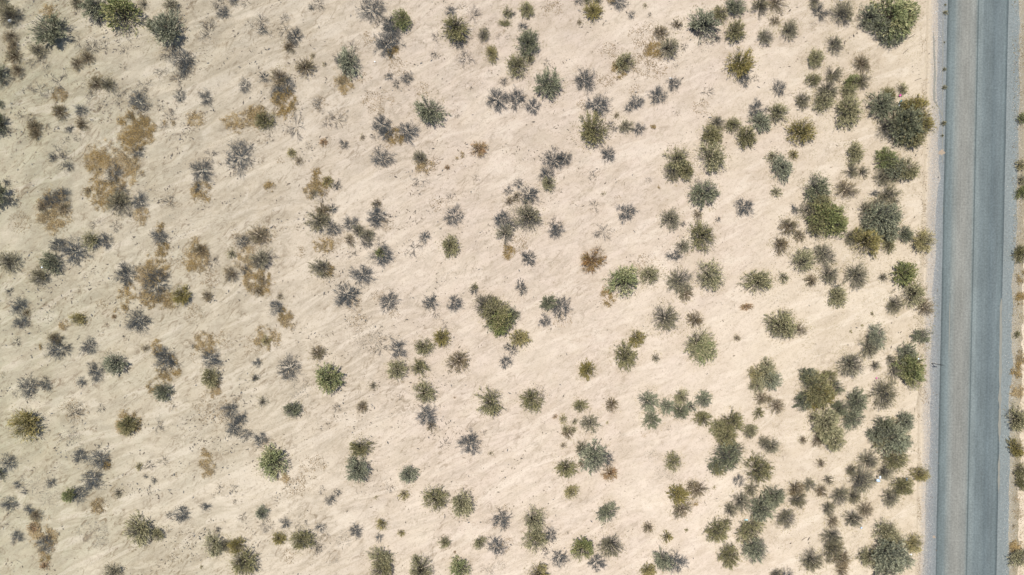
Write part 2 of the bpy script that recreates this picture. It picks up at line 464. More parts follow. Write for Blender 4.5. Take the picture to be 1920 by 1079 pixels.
SPEC = {  # stems, sub twigs, blades per twig, blade length, blade width, height, outline unevenness, twig radius
    'G': (150, 6, 7, .115, .025, .80, .22, .008),
    'O': (150, 6, 6, .135, .017, .76, .24, .008),
    'D': (150, 6, 6, .120, .021, .78, .26, .008),
    'P': (130, 6, 3, .130, .014, .66, .30, .009),
    'B': (110, 6, 3, .125, .015, .50, .34, .009),
    'R': (140, 5, 5, .150, .015, .60, .18, .008),
    'A': (150, 5, 6, .140, .018, .66, .22, .008),
}

def outline(a, s, amt):
    return 1.0 - amt * (1.0 - fnoise(np.cos(a) * 1.7 + s * 3.7, np.sin(a) * 1.7 + s, s, 3) * 1.25)

def leafy_shrub(kind, seed, small=False, cx=0.0, cy=0.0, rad=1.0, hgt=None, dens=1.0, lean=None):
    g = np.random.default_rng(seed)
    ns, nt_, nb, bl, bw, hz, un, tr = SPEC[kind]
    tw, lf = PAL[kind]; lf = np.array(lf); tw = np.array(tw)
    if hgt is not None: hz = hgt
    if small: ns, nt_, nb, bl, bw, tr = int(ns * .45), max(4, nt_ - 3), max(2, nb - 2), bl * 1.35, bw * 1.9, tr * 1.8
    ns = int(ns * dens)
    if rad > 1.0 or dens != 1.0: pass
    a = (np.arange(ns) * 2.39996 + g.normal(0, 0.25, ns))
    rho = ((np.arange(ns) + 0.6) / ns) ** .42 * g.uniform(.78, 1.04, ns)
    rho = rho * outline(a, seed % 97, un)
    rho = rho * (1 + .13 * np.cos(a - g.uniform(0, 6.28)) + .09 * np.cos(2 * (a - g.uniform(0, 6.28))))
    gap = fnoise(np.cos(a) * 2.6 + seed, np.sin(a) * 2.6, seed % 53, 2)
    keep = ~((gap < 0.30) & (rho > .62)); a, rho = a[keep], rho[keep]; ns = len(a)
    end = np.stack([np.cos(a) * rho, np.sin(a) * rho, hz * np.sqrt(np.clip(1.05 - rho ** 2, .04, 1)) * g.uniform(.72, 1.05, ns)], 1)
    st = np.stack([np.cos(a) * .05, np.sin(a) * .05, np.zeros(ns)], 1)
    mid = (st + end) / 2 + np.stack([-np.cos(a) * rho * .06, -np.sin(a) * rho * .06, end[:, 2] * .12 + .02], 1) + g.normal(0, .03, (ns, 3))
    def bez(t): t = np.asarray(t)[..., None]; return st * (1 - t) ** 2 + 2 * mid * t * (1 - t) + end * t * t
    ts = [0, .35, .68, 1.0]
    P0, P1, r0, r1 = [], [], [], []
    for i in range(3):
        P0.append(bez(np.full(ns, ts[i]))); P1.append(bez(np.full(ns, ts[i + 1])))
        r0.append(np.full(ns, tr * (1.25 - ts[i] * .95))); r1.append(np.full(ns, tr * (1.25 - ts[i + 1] * .95)))
    bp, bd = [], []
    for k in range(nt_):
        t = g.uniform(.38, 1.0, ns) ** .8
        p = bez(t); d = bez(np.minimum(t + .05, 1.06)) - bez(t - .05)
        d /= np.linalg.norm(d, axis=1, keepdims=True)
        d = d + g.normal(0, .38, (ns, 3)) + np.array([0, 0, .12]); d /= np.linalg.norm(d, axis=1, keepdims=True)
        ln = g.uniform(.07, .20, ns) * (1.15 - .35 * t)
        q = p + d * ln[:, None]; q[:, 2] = np.maximum(q[:, 2], .03)
        P0.append(p); P1.append(q); r0.append(np.full(ns, tr * .62)); r1.append(np.full(ns, tr * .30))
        for j in range(nb):
            u = g.uniform(.15, 1.0, ns)[:, None]
            bp.append(p + (q - p) * u)
            bd.append((q - p) / ln[:, None] + g.normal(0, .34, (ns, 3)) + np.array([0, 0, .06]))
    P0 = np.concatenate(P0); P1 = np.concatenate(P1); r0 = np.concatenate(r0); r1 = np.concatenate(r1)
    bp = np.concatenate(bp); bd = np.concatenate(bd)
    # a bare sector and thinner outer shoots: the crown is uneven and lets the sand through
    ba = np.arctan2(bp[:, 1], bp[:, 0]); sect = np.cos(ba - g.uniform(0, 6.28))
    br = np.hypot(bp[:, 0], bp[:, 1]); clump = fnoise(bp[:, 0] * 3.1 + seed, bp[:, 1] * 3.1, seed % 41, 2)
    kp = g.uniform(0, 1, len(bp)) < np.where(sect > (.55 if seed % 3 else 2), .30, 1.0) * np.clip(1.25 - br * .55, .35, 1) * np.clip(.35 + (clump - .28) * 3.2, .25, 1)
    bp, bd = bp[kp], bd[kp]
    nbld = len(bp)
    tone = fnoise(bp[:, 0] * 2.4 + seed, bp[:, 1] * 2.4, seed % 31, 2)
    ci = np.clip(((tone - .25) * 2.0 * len(lf) * .5 + g.uniform(-.2, 1.2, nbld) * len(lf) * .5), 0, len(lf) - .01).astype(int)
    bc = lf[ci] * g.uniform(.62, 1.62, (nbld, 1)) * np.array([1.03, 1.0, .95])
    O = np.array([cx, cy, 0])
    if rad != 1.0:
        bl, bw = bl / rad ** .0, bw
    tv, tf = prisms(P0 * rad + O, P1 * rad + O, r0 * max(rad, .6), r1 * max(rad, .6))
    tc = np.repeat(tw[None] * g.uniform(.75, 1.3, (len(P0), 1)), 3, 0)
    lv, lf_ = blades(bp * rad + O, bd, g.uniform(.7, 1.25, nbld) * bl * (rad ** .35 if rad < 1 else 1), g.uniform(.7, 1.3, nbld) * bw, g)
    return (tv, tf, tc), (lv, lf_, bc)

def dead_shrub_geo(kind, seed, small=False):
    g = np.random.default_rng(seed)
    tw = np.array(PAL[kind][0])
    dense = kind == 'S'
    segs = []   # p0,p1,r0,r1,level
    n0 = g.integers(16, 23) if dense else g.integers(6, 11)
    tr = .021 if dense else .024
    if small: n0 = max(5, n0 - 3); tr *= 1.7
    hz = .55 if dense else .34
    a0 = g.uniform(0, 6.28)
    span = 6.28 if dense or g.random() < .4 else g.uniform(3.2, 5.2)
    def grow(p, d, ln, r, lvl):
        steps = 3 if lvl == 0 else 2
        for i in range(steps):
            d2 = d + g.normal(0, .20 if dense else .30, 3); d2[2] = d2[2] * .92 + .02; d2 /= np.linalg.norm(d2)
            q = p + d2 * ln / steps; q[2] = max(q[2], .015)
            rr = r * (1 - .28)
            segs.append((p, q, r, rr, lvl)); p, d, r = q, d2, rr
            if lvl < (2 if small else 3):
                k = (2 if dense else (1 if lvl else 2)) if lvl < 2 else (2 if dense else 1)
                for _ in range(k):
                    if g.random() < (.92 if dense else .85):
                        dd = d + g.normal(0, .55, 3); dd[2] = abs(dd[2]) * .6; dd /= np.linalg.norm(dd)
                        grow(p, dd, ln * g.uniform(.42, .62), r * .68, lvl + 1)
    for k in range(n0):
        a = a0 + span * k / n0 + g.normal(0, .16)
        R_ = float(outline(np.array(a), seed % 71, .36)) * g.uniform(.75, 1.0)
        el = g.uniform(.12, .95) if dense else g.uniform(.08, .5)
        d = np.array([math.cos(a) * math.cos(el), math.sin(a) * math.cos(el), math.sin(el) * hz / .55])
        grow(np.array([math.cos(a) * .04, math.sin(a) * .04, 0.0]), d, R_ * .78, tr * g.uniform(.75, 1.2), 0)
    P0 = np.array([s[0] for s in segs]); P1 = np.array([s[1] for s in segs])
    r0 = np.array([s[2] for s in segs]); r1 = np.array([s[3] for s in segs]); lv = np.array([s[4] for s in segs])
    ext = np.percentile(np.hypot(P1[:, 0], P1[:, 1]), 97)
    P0 = P0 / ext * 1.02; P1 = P1 / ext * 1.02
    P0[:, 2] *= .9; P1[:, 2] *= .9
    minr = .0052 if dense else .0075
    if small: minr *= 1.6
    r0 = np.maximum(r0, minr); r1 = np.maximum(r1, minr * .7)
    def pack(sel):
        v, f = prisms(P0[sel], P1[sel], r0[sel], r1[sel])
        c = np.repeat(tw[None] * g.uniform(.7, 1.45, (int(sel.sum()), 1)), 3, 0)
        return v, f, c
    return pack(lv <= 1), pack(lv >= 2)

def join_geo(parts):
    Vs, Fs, Cs = [], [], []; n = 0
    for v, f, c in parts:
        Vs.append(v); Fs.append(f + n); Cs.append(c); n += len(v)
    return np.concatenate(Vs), np.concatenate(Fs), np.concatenate(Cs)

NAMES = {'G': ('creosote_bush', 'bush'), 'O': ('creosote_bush', 'bush'), 'D': ('creosote_bush', 'bush'), 'P': ('half_dry_bush', 'bush'),
         'A': ('ochre_bush', 'bush'), 'B': ('brown_bush', 'dry bush'), 'R': ('rusty_bush', 'dry bush'), 'S': ('dead_shrub', 'dead shrub'),
         'W': ('wispy_shrub', 'dead shrub'), 'Y': ('dry_grass_patch', 'grass patch')}
HZ = {'G': .80, 'O': .78, 'D': .78, 'P': .66, 'A': .66, 'B': .5, 'R': .6, 'S': .5, 'W': .3, 'Y': .0}
NVAR = {'G': 7, 'O': 10, 'D': 9, 'P': 9, 'A': 7, 'B': 8, 'R': 4, 'S': 14, 'W': 10}
GROUPS = {'creosote_bush': 'leafy green bushes across the desert', 'half_dry_bush': 'half dry grey-green bushes', 'ochre_bush': 'yellowish ochre-green bushes',
          'brown_bush': 'brown dry bushes', 'rusty_bush': 'rust coloured dry bushes', 'dead_shrub': 'grey leafless shrubs', 'wispy_shrub': 'thin leafless twiggy shrubs',
          'dry_grass_patch': 'ochre dry grass patches'}
LIB = {}
def variant(kind, i, small):
    key = (kind, i, small)
    if key in LIB: return LIB[key]
    seed = 1000 * (ord(kind) - 60) + i * 37 + (500 if small else 0)
    nm = NAMES[kind][0]
    if kind in 'SW':
        a, b = dead_shrub_geo(kind, seed, small)
    else:
        a, b = leafy_shrub(kind, seed, small)
    if small or kind == 'W':
        LIB[key] = (new_mesh(nm, *join_geo([a, b])),)
        LIB[key][0].materials.append(M_TWIG if kind in 'SW' else M_LEAF)
    else:
        m1 = new_mesh('branches', *a); m1.materials.append(M_TWIG)
        m2 = new_mesh('twigs' if kind in 'SW' else 'foliage', *b); m2.materials.append(M_TWIG if kind in 'SW' else M_LEAF)
        LIB[key] = (m1, m2)
    return LIB[key]

CATALOGUE = """
@0,0
70 110 100 P; 145 110 50 W; 10 5 40 D; 370 230 135 D; 370 95 60 Y; 710 55 115 D 0.9; 565 15 50 P; 725 125 55 S
910 95 140 G; 1075 30 42 P; 1262 235 120 D; 1165 195 65 D; 1285 40 62 P; 1230 110 45 W; 1640 25 55 W; 1668 92 50 S; 1750 5 40 S; 1840 15 40 W
1575 238 90 W; 1905 195 28 W; 80 272 62 B; 100 350 52 B; 110 425 66 B; 135 530 58 B; 285 380 68 P; 265 450 62 W; 345 490 36 W
590 315 60 W; 690 365 62 W; 652 432 56 B; 570 478 58 B; 785 345 40 W; 937 388 45 W; 922 497 28 W; 975 290 32 W
1370 440 95 S; 1250 400 55 W; 1210 520 60 W; 1330 590 60 W; 1390 510 62 S; -20 560 90 D; -10 930 88 D; -5 780 35 D
435 615 80 W; 290 672 58 W; 365 712 50 W; 452 715 50 Y; 222 650 24 W; 720 630 68 B; 810 635 62 P; 690 730 60 W; 765 800 52 W; 905 692 48 W; 893 770 36 W
1075 632 58 W; 1035 755 78 S; 1095 790 40 W; 1350 722 50 S; 1545 738 58 S; 1832 645 48 S; 1205 800 36 W
450 840 66 B; 170 860 48 W; 235 885 34 W; 255 945 60 B; 265 1005 55 B; 610 830 48 S; 610 930 58 B; 515 970 40 S; 580 1030 34 W; 350 955 34 W
1470 888 80 L; 1470 888 60 Y; 1750 930 78 Y; 1890 885 72 Y; 1010 975 125 Y; 1090 985 80 Y; 980 1040 80 Y; 980 880 36 B; 1080 890 38 W; 1270 880 55 W; 1280 925 34 Y; 1225 942 32 W; 490 1055 32 W
@480,0
410 58 26 S; 462 22 55 W; 45 165 55 W; 55 225 42 S; 115 260 30 W; 210 140 38 W; 218 232 58 W; 290 280 58 S; 250 350 56 B
868 75 95 S; 1092 150 74 G; 1000 185 62 S; 1030 240 58 S; 925 192 40 W; 985 325 105 S; 855 280 58 L; 1020 385 44 Y
1465 90 46 S; 1495 205 105 O; 1520 310 62 S; 1630 110 60 W; 1545 52 22 W; 1880 95 46 O; 1865 172 50 O 0.5; 1705 270 56 P; 1820 278 24 W; 1890 280 24 W
1350 402 38 W; 1575 442 64 W; 1762 402 58 A; 1360 290 48 W; 1755 540 20 W; 1862 610 34 S
698 465 92 D 1.2; 715 355 62 W; 620 440 44 S; 370 505 78 B; 520 482 18 B; 430 420 20 B; 660 625 68 Y; 815 590 50 L; 640 612 34 B
1060 510 85 L; 1002 575 38 S; 1132 590 48 S; 1055 632 34 S; 60 580 46 S; 180 580 76 B; 222 640 72 S; 155 700 52 S; 210 775 92 Y; 210 790 60 Y
480 790 56 W; 480 780 60 L; 1240 680 62 L; 60 895 74 O; 5 850 60 Y; 1300 830 112 D; 1600 660 32 W; 1815 745 82 S
300 960 60 W 2.0; 605 900 66 W; 682 850 28 W; 532 922 40 W; 940 935 66 S; 975 1000 62 S; 1140 985 78 S; 1040 1030 60 Y; 895 1020 36 W
800 1032 24 B; 505 1068 34 R; 112 1018 36 W; 1500 860 26 W; 910 760 110 L
@960,0
112 75 58 O; 300 70 80 L; 0 110 28 S; 500 12 36 S; 560 0 38 O; 640 0 42 O; 602 90 70 A; 800 15 62 S; 740 5 28 Y; 895 115 30 S; 1000 45 14 B; 505 170 22 B; 1040 120 24 W
125 325 98 D; 85 205 40 S; 135 450 42 O; 40 492 82 O; 1112 245 60 B; 1178 362 76 P; 1240 190 46 B; 1000 280 120 L; 1070 390 110 L; 1060 380 60 Y; 720 390 70 L; 950 500 110 L; 1090 520 80 L
842 470 74 O; 800 520 58 Y; 1292 350 28 W; 1440 185 108 D; 1385 215 60 S; 1540 290 34 S; 1560 108 58 O; 1672 40 74 D; 1862 45 72 P; 1672 240 72 O; 1892 280 62 P
1712 482 100 A; 1738 605 50 S; 1825 590 28 W; 1225 490 24 W; 262 475 32 W; 262 640 108 D; 545 600 82 S; 690 610 70 L; 640 790 84 S; 540 790 50 L
1215 630 52 S; 1095 720 66 S; 930 770 54 S; 872 815 36 S; 1462 690 44 W; 30 745 62 S 1.3; 155 805 56 S; 602 980 118 O; 740 932 32 S; 770 965 28 S; 850 950 58 P; 950 972 48 S; 782 868 22 B
1060 955 14 Y; 930 685 50 L; 1830 820 70 S; 1868 920 72 D; 1535 925 60 P; 1490 1015 76 O; 1655 940 56 O; 1750 1030 72 O; 1430 800 70 L; 1240 850 20 W
@1440,0
62 20 72 B; 350 15 48 P; 388 90 64 S; 340 182 24 W; 560 100 92 P; 50 160 44 B; 155 225 68 P; -5 290 26 S
T 910 130 150 G,-130 -10 95 D,130 -30 95 G,20 130 90 D,90 60 85 G,-60 70 80 D
497 335 68 P; 350 440 62 O; 700 482 66 B; 485 562 66 P; 338 605 52 O; 702 610 60 P; 622 620 60 G; 448 680 84 P; 410 755 74 O; 600 692 52 O; 82 665 58 S; 162 712 14 W; 255 755 64 P
592 832 104 O; 66 850 72 O; 245 982 94 A; 1002 675 42 O; 845 800 98 D; 905 715 50 O
T 1020 930 130 D,90 -80 120 A,-120 20 90 S,60 80 100 O,150 10 80 A,0 -120 60 O,-20 60 90 D
1905 892 45 G
@0,270
450 110 90 W; 395 105 34 S; 512 168 40 S; 470 50 48 W; 800 110 130 Y; 720 130 80 Y; 960 190 110 Y; 850 225 70 S; 750 198 24 S; 1030 55 50 S; 790 360 120 Y; 660 350 62 L; 660 350 30 B
892 440 100 P; 900 350 55 S; 1045 430 68 S; 1060 545 58 Y; 985 530 22 S; -25 380 100 D; 55 290 34 S; 100 432 44 S; 120 355 24 W; 410 500 130 Y; 380 420 55 S; 460 390 60 S; 480 480 52 B; 330 470 58 B
1580 92 58 W; 1512 200 82 S; 1480 330 46 S; 1510 365 74 Y; 1640 155 18 W; 1795 95 112 S; 150 590 85 L; 460 620 60 L; 715 602 46 W; 868 615 48 W
545 810 105 S; 430 755 56 S; 680 722 70 O; 800 732 56 S; 60 885 92 P; 390 885 86 D; 300 1000 78 P; 1200 702 62 S; 1198 620 34 Y; 1225 785 46 Y; 1270 432 55 W
1480 840 100 Y; 1510 800 68 B; 1440 925 36 Y; 950 985 82 S; 1170 940 100 Y; 1080 1010 80 Y; 1180 1045 104 S; 1060 920 32 W; 1742 830 38 O; 1820 760 120 L; 1822 735 52 S; 1900 720 56 W
1850 860 80 Y; 1840 950 46 S; 1740 980 66 B; 1890 1035 64 Y; 1580 1000 80 L; 1590 885 58 W; 1330 880 60 L
@480,270
268 65 34 A; 320 125 38 B; 180 130 34 L; 105 325 34 Y; 660 5 38 S; 985 5 38 L; 390 12 28 W; 945 112 84 S; 1232 105 58 P; 1262 165 58 Y; 1358 120 40 L; 1340 170 38 L
1672 42 66 R; 1535 100 30 Y; 1435 178 20 R; 1230 272 60 W; 1655 255 24 W; 470 290 82 Y; 540 280 44 A; 410 350 50 Y; 605 312 38 S; 430 375 38 P; 500 400 48 W
475 585 92 P; 500 505 62 B; 570 490 42 S; 585 645 54 S; 710 602 62 S; 770 655 56 P; 842 680 56 P; 700 725 48 B; 910 450 46 B; 905 535 74 S; 910 595 46 S; 980 560 44 W; 990 612 60 L
510 760 60 Y; 600 740 80 L; 830 740 48 S; 735 840 44 W; 955 840 78 S; 930 820 40 G; 930 740 48 W; 1185 785 68 W; 1262 700 46 S; 1482 540 72 S; 1360 450 60 L; 1460 412 38 W
1455 762 76 O; 30 690 84 B; 100 680 60 L; 40 870 88 P; 130 860 60 W; 340 820 50 L; 488 930 84 P; 545 945 40 Y; 800 985 82 S; 60 1030 84 Y; 50 1030 46 B; 1640 1070 28 O
1848 570 68 S; 1870 670 76 P; 1890 350 40 S; 1905 430 46 B; 1898 800 48 Y
@960,270
315 120 82 S; 400 110 50 S; 262 235 58 S; 268 300 56 O; 725 80 54 S; 595 242 44 W; 45 300 42 S; 130 380 70 S; 35 395 46 B; 125 545 116 P; -10 620 50 S; 330 645 60 S; 322 590 48 W
618 470 44 W; 860 520 72 S; 685 655 68 W; 680 376 12 B; 788 402 22 L; 1245 120 90 O; 1205 210 76 P; 1295 205 66 O; 1492 108 104 O; 1440 368 104 D; 1742 470 68 S; 1190 562 78 P; 1285 600 22 S
1392 532 40 B; 1546 566 24 S; 1430 692 96 O; 1285 770 56 P; 1225 838 62 S 0.6; 600 872 94 R; 128 860 56 S; 840 1030 112 G; 1035 990 74 O; 1250 1030 100 P; 1468 995 100 O; 60 740 80 L; 62 1062 44 S; 1020 270 22 W; 1100 322 12 Y
1850 1035 92 O; 1000 920 100 L
@1440,270
28 95 44 O; 98 172 84 D; 190 82 34 A; 645 65 68 O; 625 205 54 P; 705 215 44 P
T 950 190 90 D,-60 -70 80 G,90 0 90 O,-80 60 75 P,20 40 60 P
895 385 82 P; 800 372 38 S; 358 335 100 D; 580 348 82 B
T 420 540 120 G,-100 -40 80 P,80 60 95 G,-20 -100 80 O,-50 80 80 O,100 -20 70 G
200 492 42 S
T 840 560 130 D,-90 -60 80 P,80 -20 90 D,60 90 85 D,-40 -100 55 S,-90 60 70 D
735 735 105 A; 620 700 62 P; 902 762 48 O; 1025 682 56 D; 1150 732 82 A; 150 622 72 B; 236 690 48 B; 85 757 64 B; 412 832 88 P; 258 884 86 O; 282 790 28 S
455 982 72 P; 320 1030 48 B; 512 1062 38 S; 660 982 92 P; 860 1000 38 P; 1020 970 86 G; 60 360 38 O; 115 1005 42 O; 1895 160 45 A; 1905 270 42 O; 1915 360 50 G; 1900 820 62 O; 1905 1000 46 Y
@0,540
75 30 38 S; 145 130 62 S; 205 185 34 B; 155 252 64 S; 122 408 38 W; 960 50 66 Y; 1120 90 60 Y; 1210 78 66 Y; 1370 60 76 A; 1300 90 60 Y; 760 130 48 L; 885 172 22 Y; 855 216 20 R; 945 152 24 Y; 1042 245 84 S
585 230 56 A; 490 280 34 Y; 410 378 54 B; 435 460 84 S; 320 440 20 Y; 665 440 64 S; 868 565 90 D; 710 632 74 S; 608 710 40 S; 1460 190 80 L; 1560 60 48 B; 1550 415 80 Y; 1690 380 68 L; 1580 535 74 S
1450 440 18 S; 1470 525 48 L; 1588 670 74 O; 1615 745 58 Y; 1240 540 92 S; 1190 450 48 Y; 1270 615 84 Y; 1095 452 34 B; 1220 778 72 D; 1150 725 56 Y; 1290 888 32 W; 210 752 82 S; 332 730 52 S; 110 800 28 W
200 1020 118 A; 965 1010 84 Y; 965 1025 76 O; 560 920 100 L; 560 930 70 W; 760 902 34 W; 1728 918 62 S; 1812 980 50 S; 1750 1050 66 S; 1600 900 140 L; 1180 1030 60 W; 1900 430 80 L; 1907 675 26 B; 25 655 22 W
@480,540
20 25 46 B; 155 145 54 S; 225 215 58 Y; 250 260 46 Y; 180 60 28 B; 85 370 84 Y; 75 400 40 A; 680 50 92 S; 745 130 60 L; 1000 102 74 S; 912 60 48 L; 1030 180 52 L; 1312 110 58 S; 1345 185 38 W; 1495 115 58 S; 1638 20 36 S
T 1790 190 110 O,-80 -50 95 P,60 70 95 G,-30 -80 60 P,110 20 70 D
1402 290 42 W; 1392 370 66 A; 1062 455 72 S; 940 450 56 W; 1000 385 34 W; 850 380 120 Q; 1060 612 74 O; 1250 440 68 O; 1225 598 68 O; 1522 548 86 B; 1890 440 34 S; 1870 558 48 S; 465 490 62 B; 242 602 86 S
545 682 104 G; 880 732 32 P; 1262 790 82 O; 1235 720 40 L; 270 912 68 D; 52 852 44 P; -2 675 34 S; 12 562 38 S; 1755 858 104 O; 1282 950 80 S; 1312 1035 46 B; 800 890 48 B; 605 900 34 W; 760 260 80 L; 1080 820 24 W; 1490 822 9 R; 340 760 90 Q
@960,540
80 25 38 S; 372 145 78 S; 270 110 62 D; 245 252 48 S; 375 250 70 L; 52 378 72 A; 10 470 38 S; 722 60 58 Y; 1300 45 58 B; 1152 228 110 P; 1370 242 62 B; 1390 420 110 O; 1450 470 84 G; 930 372 66 A; 850 512 92 O; 1075 525 38 P
555 615 68 A; 1760 142 50 R 0.5; 1688 378 26 B; 145 830 88 O; 205 785 48 W; 508 880 54 O; 580 1010 78 P; 385 985 34 A; 470 1000 28 O; 322 965 20 R; 400 1060 28 O; 460 1062 24 O; 745 872 54 B; 715 1010 9 B
1020 850 82 D; 1050 990 70 D; 1160 885 56 D; 1262 820 58 O; 1262 930 60 D; 1342 890 46 D; 1440 840 60 D; 1430 975 62 O; 1180 1052 22 W
T 1905 650 80 O,-70 10 60 A,40 40 75 D,-60 80 60 O,10 -70 60 O
1870 830 52 B; 1850 935 42 O; 1645 1000 84 O; 1550 1050 64 O; 1790 1060 48 O
@1440,540
520 60 72 O; 1092 45 86 O; 945 120 66 P; 1168 150 72 B; 950 35 36 W
T 105 285 105 O,40 -70 50 P,140 30 60 B,-60 20 60 P
808 360 84 D; 750 450 76 P; 618 570 96 P; 800 582 42 P; 1150 360 82 D 0.65
T 1065 590 100 G,15 80 88 G,-20 -90 80 D,-110 40 70 P,-120 -40 50 P,50 10 60 A
870 792 104 P
T 365 770 125 O,-50 -90 80 D,-100 80 75 D,110 -100 60 O,60 40 80 A,160 -20 60 D,-20 90 70 A
540 900 68 D; 655 850 78 D; 640 980 78 D; 420 1030 110 O; 328 972 38 P; 872 1040 72 D; 1022 1000 72 D; 65 888 58 B; 10 830 30 B
1875 995 84 O; 1868 350 26 O; 1860 610 46 Y; 1862 770 46 Y; 1900 80 40 Y; 1900 520 40 Y; 780 195 14 B; 705 280 7 B; 620 330 7 B
@0,809
65 238 64 S; -10 320 55 D; 598 182 56 S; 745 210 80 S; 800 240 36 Y; 690 362 78 S; 130 402 36 S; 180 456 30 S; 385 388 42 S; 70 545 58 S; 520 475 54 G; 595 470 64 S; 885 465 38 P; 730 560 80 L; 730 560 50 Y; 215 590 42 S; 265 632 50 B; 240 725 42 R
130 790 52 S; 330 780 105 Y; 340 840 66 S; 330 935 42 Y; 335 1012 40 R; 1040 745 112 O; 1182 772 52 O; 1120 255 40 W; 1222 220 46 W; 1040 265 28 A; 1090 342 18 S; 1155 372 28 S; 1120 452 28 W; 1550 178 42 Y; 1552 275 60 Y; 1360 625 62 S
1262 632 26 S; 1265 732 24 W; 1540 565 42 S; 1590 490 22 W; 1660 432 38 W; 1755 430 38 W; 1770 530 22 W; 1820 640 36 W; 1605 862 82 O; 1692 850 54 P; 1780 855 68 A; 1820 985 106 O; 1630 740 22 S; 850 1055 72 P
380 490 90 Q; 230 400 90 Q; 700 770 120 Q; 530 30 80 Q; 1905 762 24 W; 1510 1016 10 B
@480,809
32 60 56 S; -80 20 52 S; 135 225 112 G; 200 335 46 Y; 420 260 100 L; 300 430 100 L; 780 115 78 O; 765 295 92 D; 725 222 46 D; 1410 97 42 W; 1600 92 84 S; 1700 12 28 W; 1138 320 68 D; 1000 415 44 W; 1110 476 42 A; 900 496 11 B
1350 515 94 O; 1548 538 94 O; 490 440 38 W; 560 515 44 S; 615 462 32 S; 50 612 52 D; 72 705 52 W; 220 690 46 S; 340 690 56 W; 480 722 42 S; 530 782 26 W; 170 802 52 A; 340 812 84 O; 450 860 86 Q; 445 870 50 W
750 745 52 S; 665 810 70 Q; 585 950 46 Q; 942 690 46 A; 925 790 36 S; 1090 760 28 A; 1842 658 74 S; 1850 590 50 L; 1415 830 48 O; 1678 830 50 O; 1800 862 72 S; 1862 840 60 L
942 950 84 O; 950 1035 90 O; 1200 952 36 O; 1235 1045 100 O; 1530 1025 82 G; 1490 905 12 R; 1510 940 14 B; 1830 1000 40 Q; 1740 1040 58 Q; 240 935 60 L; 1760 165 16 B
@960,809
420 5 50 B; 385 105 26 B; 612 180 112 D; 520 130 60 P; 520 232 34 B; 700 200 58 S; 400 272 80 O; 732 312 62 R; 440 452 56 A; 715 602 80 D; 1212 225 62 O; 1150 320 90 Q; 1060 180 60 Q; 1240 470 74 A; 1392 432 72 B; 1340 400 38 B
1265 582 72 B; 1350 530 30 Y; 1600 15 84 O
T 1610 190 110 D,-70 60 65 D,80 -40 65 P,-20 -90 60 P,-50 100 55 O
1780 10 48 P; 1895 92 52 P; 1838 292 98 O; 1702 370 48 S; 1718 520 78 P; 1790 435 56 P; 1630 582 56 P; 1862 572 94 D; 1610 680 38 P; 1535 742 84 O; 1780 732 92 O; 1815 872 92 D
155 660 84 O; 180 805 92 O; 290 780 56 S; 355 950 64 S; 270 920 46 W; 530 872 90 G; 740 850 98 P; 632 982 62 S; 1020 720 48 B; 1160 790 42 A; 1020 1045 62 A; 1130 960 82 D; 1225 980 80 S; 1310 740 12 O; 1620 930 78 O
200 1075 84 A; 1515 420 9 B; 1005 20 30 L
@1440,809
480 50 88 O; 375 60 56 B; 260 62 34 B; 28 110 62 P
T 925 50 125 D,-90 -20 80 D,90 40 75 D,20 -80 60 O
395 240 38 B; 755 218 74 P; 940 205 84 O; 622 295 48 P; 870 302 62 P; 698 370 104 P; 1140 322 62 A; 1000 410 74 O; 920 492 70 P; 312 400 52 P; 452 365 42 P; 395 442 48 B; 205 430 68 B; 215 515 66 P; 40 492 78 D; 130 642 78 P
540 480 76 P; 640 485 56 P; 450 575 56 P; 482 672 54 B; 645 655 72 P; 730 590 62 B
T 890 900 130 D,0 -140 85 O,-120 50 80 O,110 60 90 D,0 110 110 D,70 -60 80 O
1085 842 66 A; 480 785 76 P; 480 880 84 P; 545 950 72 B; 548 1042 52 B; 325 970 86 P; 60 1072 48 P; 140 1068 46 S; 1862 130 64 A; 1885 300 52 O; 1900 385 52 O; 1885 940 74 O; 1860 860 52 Y; 1842 710 14 B
1850 500 40 L; 1870 620 50 L
"""
# ------------------------------------------------------------------ the catalogue of plants
plants = []     # dicts: u, v (photo pixels), r (photo pixels), kind, aspect, lobes
ox = oy = 0
for line in CATALOGUE.strip().splitlines():
    line = line.strip()
    if line.startswith('@'):
        ox, oy = map(int, line[1:].split(',')); continue
    if line.startswith('T '):
        segs_ = line[2:].split(',')
        f = segs_[0].split(); bx_, by_ = float(f[0]), float(f[1])
        lobes = [(0.0, 0.0, float(f[2]) / 4, f[3])]
        for s_ in segs_[1:]:
            q = s_.split(); lobes.append((float(q[0]) / 4, float(q[1]) / 4, float(q[2]) / 4, q[3]))
        ext = max(math.hypot(l[0], l[1]) + l[2] for l in lobes)
        plants.append(dict(u=ox + bx_ / 4, v=oy + by_ / 4, r=ext, kind='T', asp=1, lobes=lobes)); continue
    for e in line.split(';'):
        f = e.split()
        plants.append(dict(u=ox + float(f[0]) / 4, v=oy + float(f[1]) / 4, r=float(f[2]) / 4, kind=f[3], asp=float(f[4]) if len(f) > 4 else 1.0))

